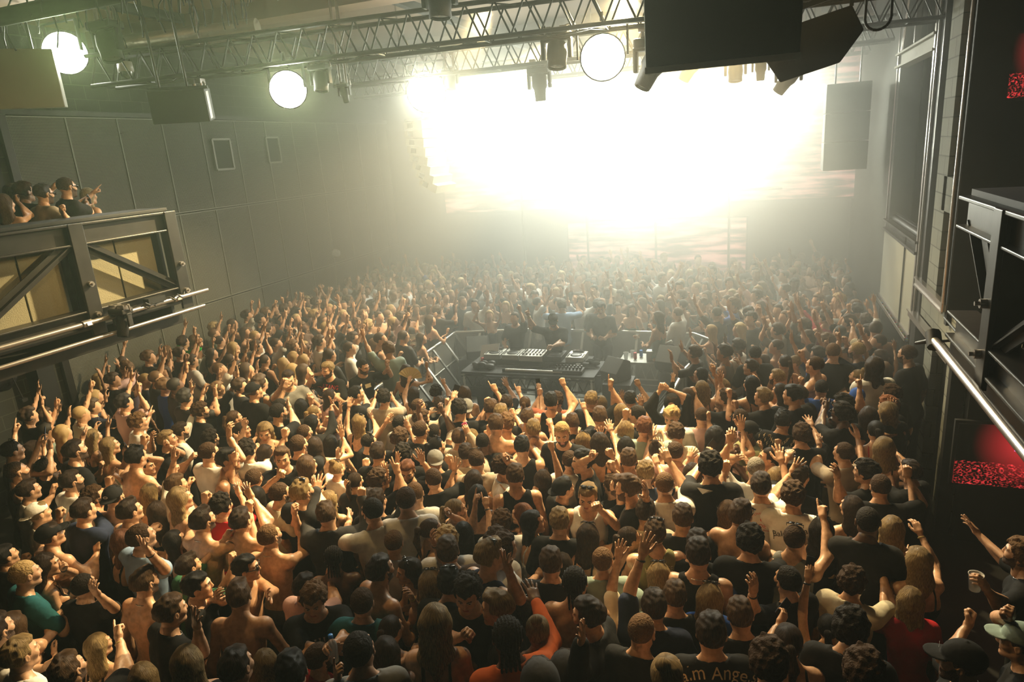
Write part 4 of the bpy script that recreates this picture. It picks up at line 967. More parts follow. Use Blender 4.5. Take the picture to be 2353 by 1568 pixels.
for k in range(40): y0 = 2.8 * k / 40; m.box(0.12, 0, 1.5, 0.13, 0.01, 1.55, Matrix.Translation((0, y0, 0)))
m.box(0.12, 0, 1.44, 0.13, 2.8, 1.51); m.build('comb_strip', M_RUBBER, t); MB().tube((-0.045, 0.75, 1.4), (-0.045, 0.75, 0.05), 0.012).build('hanging_lead', M_RUBBER, t)
for nm, mt in M_CONF.items():
    m = MB()
    for k in range(26):
        M = Matrix.Translation((rng.uniform(-0.07, -0.0), rng.uniform(0.02, 2.75), 0.024)) @ Matrix.Rotation(rng.uniform(0, 3), 4, 'Z'); m.box(-0.014, -0.022, 0, 0.014, 0.022, 0.003, M)
    tag(m.build('confetti', mt), nm + ' paper confetti scattered on the ledge of the boarded platform', 'confetti', kind='stuff').location = (XR, 10.5, 1.6)
P = atx(2084, 447, 2.9)
t = thing('exit_sign', P, 'green running figure and arrow exit sign seen between the columns', 'sign')
t.matrix_world = frame_of(P, P - CAM)
w, h = 0.20, 0.085
MB().box(-w, 0, -h, w, 0.03, h).build('panel', M_GREENSIGN, t)
MB().box(0.03, -0.006, -h * 0.9, w * 0.95, 0, h * 0.9).build('door_pictogram', M_WHITESIGN, t)
MB().box(-0.125, -0.006, -0.02, -0.105, 0, 0.06).prism([(-0.115, -0.065), (-0.16, -0.015), (-0.145, -0.005), (-0.115, -0.035), (-0.085, -0.005), (-0.07, -0.015)], 0, 0.006, Matrix(((1, 0, 0, 0), (0, 0, -1, 0), (0, 1, 0, 0), (0, 0, 0, 1)))).build('arrow', M_WHITESIGN, t)
r = MB(); r.tube((0.12, -0.008, 0.045), (0.12, -0.012, 0.046), 0.013, 10)
for a, b in (((0.115, 0.03), (0.105, -0.01)), ((0.105, -0.01), (0.08, -0.03)), ((0.08, -0.03), (0.07, -0.06)), ((0.105, -0.01), (0.125, -0.035)), ((0.125, -0.035), (0.15, -0.045)), ((0.115, 0.025), (0.085, 0.01)), ((0.118, 0.025), (0.15, 0.01))):
    r.beam((a[0], -0.009, a[1]), (b[0], -0.009, b[1]), 0.006, 0.012)
r.build('running_figure', M_GREENSIGN, t)
MB().tube((0, 0.02, h), (0, 0.02, 3.9), 0.006).build('hanger', M_STEEL, t)

# right balcony, mirror of the left one, nearer the camera
XQ = 1.3
t = thing('steel_balcony', (XQ, 5.3, 2.9), 'dark trussed balcony end cut by the right edge, with pipe below', 'balcony')
def P1(x, y, z): return (x - XQ, y - 5.3, z - 2.9)
bal_front(t, XQ, 1.6, 5.3, 4.10, 3.16, (4.42, 3.3, 2.2), -1, P1)
MB().beam(P1(XQ, 5.25, 3.95), P1(XQ, 4.5, 3.3), 0.08, 0.012).beam(P1(XQ, 5.05, 3.95), P1(XQ, 4.42, 3.3), 0.012, 0.09).build('diagonal_brace', M_STEEL, t)
MB().box(*P1(XQ + 0.12, 4.5, 3.3), *P1(XQ + 0.14, 4.75, 3.95)).box(*P1(XQ + 0.12, 3.4, 3.3), *P1(XQ + 0.14, 4.3, 3.95)).build('mesh_panel', M_SCRIM, t)
MB().box(*P1(XQ - 0.02, 1.6, 4.11), *P1(XQ + 0.4, 5.3, 4.15)).build('rail_shelf', M_BLACK, t)
MB().box(*P1(XQ - 0.05, 1.6, 3.0), *P1(7.1, 5.3, 3.14)).build('floor_slab', M_STEEL, t)
MB().tube(P1(XQ - 0.14, 1.6, 3.1), P1(XQ - 0.14, 5.36, 3.1), 0.03, 12).build('lighting_rail', M_EDGE, t)
MB().path([P1(XQ - 0.14, 5.3, 3.12), P1(XQ - 0.2, 5.6, 3.0), P1(XR - 0.3, 6.8, 2.7), P1(XR - 0.1, 8.4, 2.5)], 0.012).tube(P1(XQ - 0.14, 5.3, 3.06), P1(XQ - 0.14, 5.4, 3.14), 0.05).build('rail_cables', M_RUBBER, t)

# ceiling clutter: ducts, looped cables, foil duct
o = MB().tube((-8.6, 7.9, 6.45), (-6.6, 8.4, 6.5), 0.11, 14).build('round_duct', M_FOIL); tag(o, 'crumpled foil duct among the cables behind the first truss', 'duct')
o = MB().tube((-10.3, 5.4, 6.3), (-2.0, 6.4, 6.6), 0.09, 10).build('round_duct', M_BLACK); tag(o, 'thin black duct under the ceiling boards in front of the truss', 'duct')
m = MB()
for k in range(46):
    x = rng.uniform(-9.5, -5.0); y = rng.uniform(5.2, 7.6); r0 = rng.uniform(0.08, 0.28); a0 = rng.uniform(0, 3)
    m.path([(x + r0 * math.sin(q) * math.cos(a0), y + r0 * math.sin(q) * math.sin(a0), 6.66 - r0 * (1 - math.cos(q)) * 1.3) for q in np.linspace(-2.2, 2.2, 9)], 0.009, 5)
tag(m.build('looped_cables', M_RUBBER), 'tangle of looped black cables under the ceiling at the left', 'cables', kind='stuff')
m = MB()
for k in range(9):
    x = -7.6 + k * 1.3
    q0 = Vector(tpt(x)) + Vector((0, 0.2, 0.02)); m.path([q0 + Vector((0.12 * j, 0.03 * math.sin(j * 2 + k), -0.05 * math.sin(j * math.pi / 6))) for j in range(7)], 0.011, 5)
tag(m.build('truss_cables', M_RUBBER), 'black cables sagging along the nearest truss', 'cables', kind='stuff')
m = MB(); P = aty(2015, 0, 7.0); q = aty(2015, 78, 7.0)
m.path([Vector((q.x + 0.10 * math.sin(a), q.y, q.z + 0.03 + 0.10 * (1 - math.cos(a)) + max(0, abs(a) - 1.5) * 0.6)) for a in np.linspace(-2.6, 2.6, 15)], 0.012, 6)
tag(m.build('cable_loop', M_RUBBER), 'single hanging loop of black cable right of the angled speaker', 'cable')

# ------------------------------------------------------------------ DJ pen: deck, barriers, table and gear
tag(MB().box(-5.75, 7.9, 0.0, -1.15, 12.3, 0.06).build('pen_deck', M_DECK), 'pale grey deck floor inside the barrier pen', 'deck')
gb = 'steel crowd barriers round the DJ pen'
def barrier(a, b, inward, label):
    a = Vector((*a, 0)); b = Vector((*b, 0)); d = (b - a); l = d.length; u = d.normalized(); n = Vector((*inward, 0)).normalized()
    t = thing('crowd_barrier', a, label, 'barrier', gb); o = Vector((0, 0, 0)); z = lambda h: Vector((0, 0, h))
    MB().tube(z(1.15), d + z(1.15), 0.028, 10).build('top_rail', M_ALU, t)
    MB().tube(z(0.62) + n * 0.03, d + z(0.62) + n * 0.03, 0.018).tube(z(0.1) + n * 0.03, d + z(0.1) + n * 0.03, 0.018).tube(o, z(1.15), 0.024).tube(d, d + z(1.15), 0.024).build('frame', M_ALU, t)
    m = MB(); m.beam(z(0.6), d + z(0.6), 0.012, 1.04, (0, 0, 1)); m.build('sheet', M_BARR, t)
    k = max(2, round(l / 0.55))
    for i in range(k + 1):
        p = d * (i / k)
        MB().beam(p + z(1.12) + n * 0.02, p + n * 0.75 + z(0.08), 0.045, 0.03).build('strut', M_ALU, t)
    MB().beam(n * 0.4 + z(0.075), n * 0.4 + d + z(0.075), 0.8, 0.015).build('foot_plate', M_BARR, t)
for i, (a, b, nn, lab) in enumerate((((-5.82, 12.0), (-5.78, 10.9), (1, 0), 'barrier section on the left of the pen, farthest back'),
        ((-5.78, 10.9), (-5.74, 9.8), (1, 0), 'second barrier section from the back on the left side'),
        ((-5.74, 9.8), (-5.70, 8.75), (1, 0), 'barrier section beside the bearded person in the black printed shirt'),
        ((-5.70, 8.75), (-5.5, 7.75), (1, 0), 'nearest left barrier section, mostly behind raised arms'),
        ((-5.82, 12.05), (-4.3, 12.4), (0, -1), 'back barrier behind the left monitor speaker'),
        ((-4.3, 12.4), (-2.7, 12.4), (0, -1), 'back barrier section straight behind the performer'),
        ((-2.7, 12.4), (-1.15, 12.35), (0, -1), 'back barrier behind the drinks table'),
        ((-1.15, 12.35), (-0.75, 11.9), (-1, -1), 'short angled barrier section at the right rear corner'),
        ((-0.8, 11.8), (-1.1, 10.2), (-1, 0), 'right side barrier beside the tall flight case'),
        ((-1.1, 10.2), (-1.2, 8.2), (-1, 0), 'right side barrier nearest the front crowd'))): barrier(a, b, nn, lab)
# table on truss legs
TX0, TX1, TY0, TY1, TZ = -4.86, -2.5, 10.12, 11.0, 1.0
t = thing('dj_table', (TX0, TY0, 0.06), 'black DJ table on lattice truss legs, crowded with gear and cables', 'table')
W_ = TX1 - TX0; D_ = TY1 - TY0
MB().box(0, 0, 0.90, W_, D_, 0.94).build('tabletop', M_BLACK, t, 0.006)
m = MB()
for y in (0.02, D_ - 0.02):
    m.tube((0, y, 0.86), (W_, y, 0.86), 0.018).tube((0, y, 0.66), (W_, y, 0.66), 0.018)
    n = 12
    for i in range(n): m.tube((W_ * i / n, y, 0.66), (W_ * (i + .5) / n, y, 0.86), 0.009, 5).tube((W_ * (i + .5) / n, y, 0.86), (W_ * (i + 1) / n, y, 0.66), 0.009, 5)
m.build('lattice_apron', M_TRUSS, t)
for x, y in ((0.05, 0.03), (W_ - 0.05, 0.03), (0.05, D_ - 0.03), (W_ - 0.05, D_ - 0.03)):
    MB().tube((x, y, 0), (x, y, 0.9), 0.028).build('leg', M_ALU if y < 0.1 else M_TRUSS, t)
m = MB()
for z in (0.06, 0.3): m.tube((0, 0.03, z), (W_, 0.03, z), 0.014)
for i in range(9): m.tube((W_ * i / 9, 0.03, 0.06), (W_ * (i + 1) / 9, 0.03, 0.3), 0.008, 5)
m.build('lower_lattice', M_TRUSS, t)
def loc(o, x, y, z): o.location = (x, y, z); return o
tag(MB().box(0, 0, 0, 0.5, 0.55, 0.62).build('flight_case', M_CAB, None, 0.01), 'black flight case under the left end of the DJ table', 'case').location = (TX0 + 0.15, TY0 + 0.25, 0.06)
tag(MB().box(0, 0, 0, 0.5, 0.55, 0.62).build('flight_case', M_CAB, None, 0.01), 'black flight case under the middle of the DJ table', 'case').location = (TX0 + 1.25, TY0 + 0.25, 0.06)
ZT = 1.0
M_SILV = pmat('mixer_silver', (0.55, 0.54, 0.50), 0.35, 0.3); M_KNOB = pmat('knob_black', (0.02, 0.02, 0.02), 0.4)
tag(MB().box(0, 0, 0, 1.95, 0.42, 0.09).build('gear_riser', M_BLACK, None, 0.005), 'black riser board lifting the players on the DJ table', 'riser').location = (TX0 + 0.22, TY0 + 0.44, ZT)
def player(x, lab, mat):
    t = thing('media_player', (x, TY0 + 0.46, ZT + 0.09), lab, 'media player', 'players either side of the mixer')
    MB().box(0, 0, 0, 0.31, 0.39, 0.09).build('body', mat, t, 0.008)
    MB().lathe([(0, 0.105), (0.09, 0.105), (0.10, 0.098), (0.10, 0.09)], Matrix.Translation((0.155, 0.15, 0)), 24).build('jog_wheel', M_KNOB, t)
    m = MB().box(0.06, 0.29, 0.09, 0.25, 0.38, 0.12); m.build('display', M_LENS, t)
    m = MB()
    for k in range(4): m.tube((0.03, 0.05 + k * 0.05, 0.09), (0.03, 0.05 + k * 0.05, 0.1), 0.012, 8)
    m.box(0.28, 0.03, 0.09, 0.295, 0.2, 0.1); m.build('buttons', M_KNOB, t); return t
player(TX0 + 0.26, 'silver player with black jog wheel at the left end of the row', M_SILV)
player(TX0 + 0.60, 'silver player just left of the white mixer', M_SILV)
player(TX0 + 1.38, 'dark player just right of the white mixer', M_CAB)
player(TX0 + 1.76, 'silver player with black jog wheel at the right end of the row', M_SILV)
t = thing('dj_mixer', (TX0 + 0.94, TY0 + 0.42, ZT + 0.09), 'pale mixer with rows of black faders and knobs', 'mixer')
MB().box(0, 0, 0, 0.42, 0.42, 0.10).build('body', M_SILV, t, 0.008)
m = MB()
for i in range(6):
    for k in range(4): m.tube((0.05 + i * 0.064, 0.2 + k * 0.05, 0.1), (0.05 + i * 0.064, 0.2 + k * 0.05, 0.118), 0.011, 8)
    m.box(0.042 + i * 0.064, 0.05, 0.1, 0.058 + i * 0.064, 0.15, 0.106).box(0.038 + i * 0.064, 0.08, 0.1, 0.062 + i * 0.064, 0.1, 0.12)
m.build('knobs_and_faders', M_KNOB, t)
t = thing('power_strip', (TX0 + 0.78, TY0 + 0.1, ZT), 'long silver lamp bar lying along the front of the table', 'bar')
MB().tube((0, 0, 0.03), (1.05, 0, 0.03), 0.028, 10).build('tube', M_ALU, t); MB().tube((-0.03, 0, 0.03), (0.02, 0, 0.03), 0.032).tube((1.03, 0, 0.03), (1.1, 0, 0.03), 0.032).build('end_cap', M_BLACK, t)
t = thing('effects_unit', (TX1 - 0.72, TY0 + 0.08, ZT), 'black multi knob effects unit at the right front of the table', 'effects unit')
m = MB().box(0, 0, 0, 0.5, 0.22, 0.07); m.build('body', M_CAB, t, 0.01)
m = MB()
for k in range(16): m.tube((0.04 + (k % 8) * 0.06, 0.06 + (k // 8) * 0.09, 0.07), (0.04 + (k % 8) * 0.06, 0.06 + (k // 8) * 0.09, 0.12), 0.016, 8)
m.build('knobs', M_KNOB, t)
t = thing('music_stand_card', (TX0 + 0.10, TY0 + 0.62, ZT), 'tilted white card standing on the left rear of the table', 'card')
MB().box(0, 0, 0, 0.42, 0.012, 0.30, Matrix.Rotation(math.radians(-35), 4, 'X') @ Matrix.Rotation(math.radians(-20), 4, 'Z')).build('sheet', M_WHITE, t)
f = Field((-0.25, -0.2, -0.02), (0.3, 0.2, 0.2), 0.02); rr = random.Random(4)
for k in range(16): f.add(el((rr.uniform(-.16, .18), rr.uniform(-.1, .1), rr.uniform(0.02, 0.1)), (rr.uniform(.04, .08), rr.uniform(.03, .06), rr.uniform(.03, .06))), 0.02)
tag(link('cable_bundle', simple('cable_bundle', f, M_RUBBER)), 'heap of black bags and leads at the left end of the table', 'cables').location = (TX0 + 0.34, TY0 + 0.25, ZT)
tag(link('black_towel', simple('black_towel', f, M_CLOTH), None, None, (0.012, 0.012, 0.012)), 'black towel heaped at the right end of the players', 'towel').matrix_world = Matrix.Translation((TX1 - 0.2, TY0 + 0.6, ZT + 0.02)) @ Matrix.Scale(0.8, 4)
m = MB(); rr = random.Random(3)
for k in range(34):
    x = rr.uniform(TX0 + 0.3, TX1 - 0.3); y = TY0 + rr.uniform(0.12, 0.42); a = rr.uniform(0, 6)
    m.path([(x + j * 0.05 * math.cos(a + j * 0.5), y + 0.03 * math.sin(a + j * 0.9), ZT + 0.012 + 0.02 * abs(math.sin(j + k))) for j in range(7)], 0.006, 5)
tag(m.build('table_cables', M_RUBBER), 'loose black cables strewn over the front of the table', 'cables', kind='stuff')
M_CUP = pmat('clear_plastic', (0.75, 0.75, 0.72), 0.12, alpha=0.5); M_CAN = pmat('drinks_can', (0.5, 0.05, 0.06), 0.3, 0.5); M_BLUE = pmat('blue_cap', (0.03, 0.2, 0.6), 0.4)
def cup(P, lab, group=None, M=None, s=1.0, name='plastic_cup'):
    o = MB().lathe([(0, 0), (0.028 * s, 0), (0.038 * s, 0.10 * s), (0.041 * s, 0.103 * s), (0.036 * s, 0.10 * s), (0.026 * s, 0.006), (0, 0.006)], None, 16).build(name, M_CUP)
    if M is not None: o.matrix_world = M
    else: o.location = P
    return tag(o, lab, 'cup', group)
def can(P, lab, mat=None):
    o = MB().lathe([(0, 0), (0.024, 0), (0.031, 0.008), (0.031, 0.11), (0.026, 0.12), (0, 0.118)], None, 16).build('drinks_can', mat or M_CAN); o.location = P; return tag(o, lab, 'can')
can((TX0 + 0.24, TY0 + 0.45, ZT), 'dark red drinks can standing near the white card on the table')
cup((TX1 - 0.35, TY0 + 0.36, ZT), 'small clear cup beside the effects unit')
# wedge monitor on case at the right end
t = thing('flight_case', (-2.38, 10.15, 0.06), 'tall black flight case with wheel end right of the DJ table', 'case')
MB().box(0, 0, 0, 0.46, 0.5, 0.82).build('box', M_CAB, t, 0.01)
MB().tube((0.46, 0.15, 0.25), (0.52, 0.15, 0.25), 0.05, 12).tube((0.46, 0.38, 0.7), (0.52, 0.38, 0.7), 0.05, 12).build('castor', M_RUBBER, t)
def wedge(P, rz, lab, s=1.0, name='monitor_speaker'):
    t = thing(name, P, lab, 'speaker', rz=rz)
    R = Matrix(((0, 0, 1, 0), (1, 0, 0, 0), (0, 1, 0, 0), (0, 0, 0, 1)))
    MB().prism([(0, 0), (0.42 * s, 0), (0.46 * s, 0.18 * s), (0.20 * s, 0.46 * s), (0.02 * s, 0.38 * s)], -0.24 * s, 0.24 * s, R).build('cabinet', M_CAB, t, 0.01)
    a, b = Vector((0, 0.455 * s, 0.19 * s)), Vector((0, 0.205 * s, 0.45 * s))
    m = MB(); d = (b - a); n = Vector((0, d.z, -d.y)).normalized()
    for k in range(1): m._add([a + Vector((-.22 * s, 0, 0)) + n * .006, a + Vector((.22 * s, 0, 0)) + n * .006, b + Vector((.22 * s, 0, 0)) + n * .006, b + Vector((-.22 * s, 0, 0)) + n * .006], [(0, 1, 2, 3)])
    m.build('grille', pmat('grille_grey', (0.10, 0.10, 0.09), 0.5, bump=0.5, bscale=200), t)
    return t
wedge((-2.13, 10.62, 0.88), math.radians(150), 'big black monitor speaker on the flight case by the table', 0.78)
tag(MB().box(0, 0, 0, 0.5, 0.5, 0.75).build('flight_case', M_CAB, None, 0.01), 'dark case under the left monitor speaker at the back barrier', 'case').location = (-5.45, 11.3, 0.06)
wedge((-5.2, 11.75, 0.81), math.radians(200), 'left monitor speaker with pale grille near the back barrier', 0.9)
t = thing('flight_case', (-1.55, 10.75, 0.06), 'black rounded tall case under the right monitor speaker', 'case'); MB().tube((0.2, 0.2, 0), (0.2, 0.2, 0.85), 0.24, 20).build('drum', M_CAB, t)
wedge((-1.35, 11.2, 0.91), math.radians(165), 'right monitor speaker on the rounded case', 0.85)
wedge((-1.55, 8.95, 0.06), math.radians(200), 'monitor speaker lying on the deck behind the front row', 0.7)
# drinks table
t = thing('drinks_table', (-2.35, 11.35, 0.06), 'low pale framed drinks table right of the performer', 'table')
MB().box(0, 0, 0.78, 0.95, 0.55, 0.82).build('tabletop', M_BARR, t, 0.005)
m = MB()
for x in (0.03, 0.92):
    for y in (0.03, 0.52): MB().tube((x, y, 0), (x, y, 0.78), 0.022).build('leg', M_ALU, t)
for i in range(6): m.tube((0.95 * i / 6, 0.03, 0.5), (0.95 * (i + .5) / 6, 0.03, 0.76), 0.008, 5).tube((0.95 * (i + .5) / 6, 0.03, 0.76), (0.95 * (i + 1) / 6, 0.03, 0.5), 0.008, 5)
m.tube((0, 0.03, 0.5), (0.95, 0.03, 0.5), 0.014).tube((0, 0.03, 0.12), (0.95, 0.03, 0.12), 0.014); m.build('lattice', M_ALU, t)
zt = 0.89
cup((-2.24, 11.5, zt), 'clear cup at the left end of the drinks table', s=1.2); cup((-2.16, 11.7, zt), 'second clear cup behind the first on the drinks table')
can((-2.08, 11.52, zt), 'red drinks can beside the cups on the drinks table'); can((-2.0, 11.68, zt), 'blue drinks can standing on the drinks table', M_BLUE)
tag(MB().box(-0.07, -0.07, 0, 0.07, 0.07, 0.16).box(-0.075, -0.075, 0.16, 0.075, 0.075, 0.175).build('white_tub', M_WHITE, None, 0.008), 'square white tub on the drinks table beside the bucket', 'tub').location = (-1.8, 11.5, zt)
t = thing('ice_bucket', (-1.58, 11.6, zt), 'black oval bucket of bottles and towels on the drinks table', 'bucket')
MB().lathe([(0, 0), (0.12, 0), (0.17, 0.22), (0.18, 0.225), (0.16, 0.22), (0.115, 0.02), (0, 0.02)], None, 24).build('tub', M_BLACK, t)
tag(MB().tube((0, 0, 0), (0.06, -0.03, 0.2), 0.035, 10).tube((0.06, -0.03, 0.2), (0.09, -0.045, 0.3), 0.014, 8).build('bottle', M_CUP), 'clear bottle leaning out of the black bucket', 'bottle').location = (-1.66, 11.56, zt + 0.06)
tag(MB().box(0, 0, 0, 0.2, 0.08, 0.05, Matrix.Rotation(-0.5, 4, 'Y')).build('towel', M_WHITE, None, 0.015), 'white towel hanging over the black bucket', 'towel').location = (-1.6, 11.52, zt + 0.22)
for i, (x, y) in enumerate(((-5.45, 10.4), (-5.3, 10.55), (-5.4, 9.2), (-5.25, 9.35), (-5.5, 9.5))):
    cup((x, y, 0.09), ('discarded clear cup on the barrier foot plate by the back', 'clear cup standing beside another near the back left barrier', 'clear cup nearest the bearded person on the foot plate', 'clear cup in the middle of the left foot plates', 'clear cup against the left barrier sheet')[i], s=1.25)
# floor fans in front of the table
for i, (x, y) in enumerate(((-3.95, 9.55), (-3.15, 9.6))):
    t = thing('floor_fan', (x, y, 0.06), ('left' if i == 0 else 'right') + ' one of the two caged floor fans under the table front', 'fan', 'caged floor fans')
    M = frame_of((0, 0, 0.36), (0, -1, 0.5)); R = M @ Matrix.Rotation(math.pi / 2, 4, 'X')
    m = MB()
    for r in (0.08, 0.14, 0.2, 0.26): m.path([R @ Vector((r * math.cos(a), r * math.sin(a), 0.07 - r * 0.2)) for a in np.linspace(0, 2 * math.pi, 21)], 0.004, 4)
    for a in np.linspace(0, 2 * math.pi, 17)[:-1]: m.path([R @ Vector((0.03 * math.cos(a), 0.03 * math.sin(a), 0.07)), R @ Vector((0.26 * math.cos(a), 0.26 * math.sin(a), 0.015)), R @ Vector((0.26 * math.cos(a), 0.26 * math.sin(a), -0.07))], 0.003, 4)
    m.build('cage', M_ALU, t)
    m = MB()
    for k in range(4): m.box(0.03, -0.05, -0.004, 0.22, 0.05, 0.004, R @ Matrix.Rotation(k * math.pi / 2 + 0.4, 4, 'Z') @ Matrix.Rotation(0.4, 4, 'X'))
    m.build('blades', M_CAB, t); m = MB(); m.lathe([(0, 0.04), (0.05, 0.03), (0.06, -0.1), (0, -0.12)], R, 16); m.build('motor', M_CAB, t)
    MB().tube((-0.28, 0, 0.02), (-0.28, 0, 0.38), 0.014).tube((0.28, 0, 0.02), (0.28, 0, 0.38), 0.014).tube((-0.28, -0.15, 0.015), (-0.28, 0.2, 0.015), 0.014).tube((0.28, -0.15, 0.015), (0.28, 0.2, 0.015), 0.014).tube((-0.28, 0.2, 0.015), (0.28, 0.2, 0.015), 0.014).build('stand', M_STEEL, t)

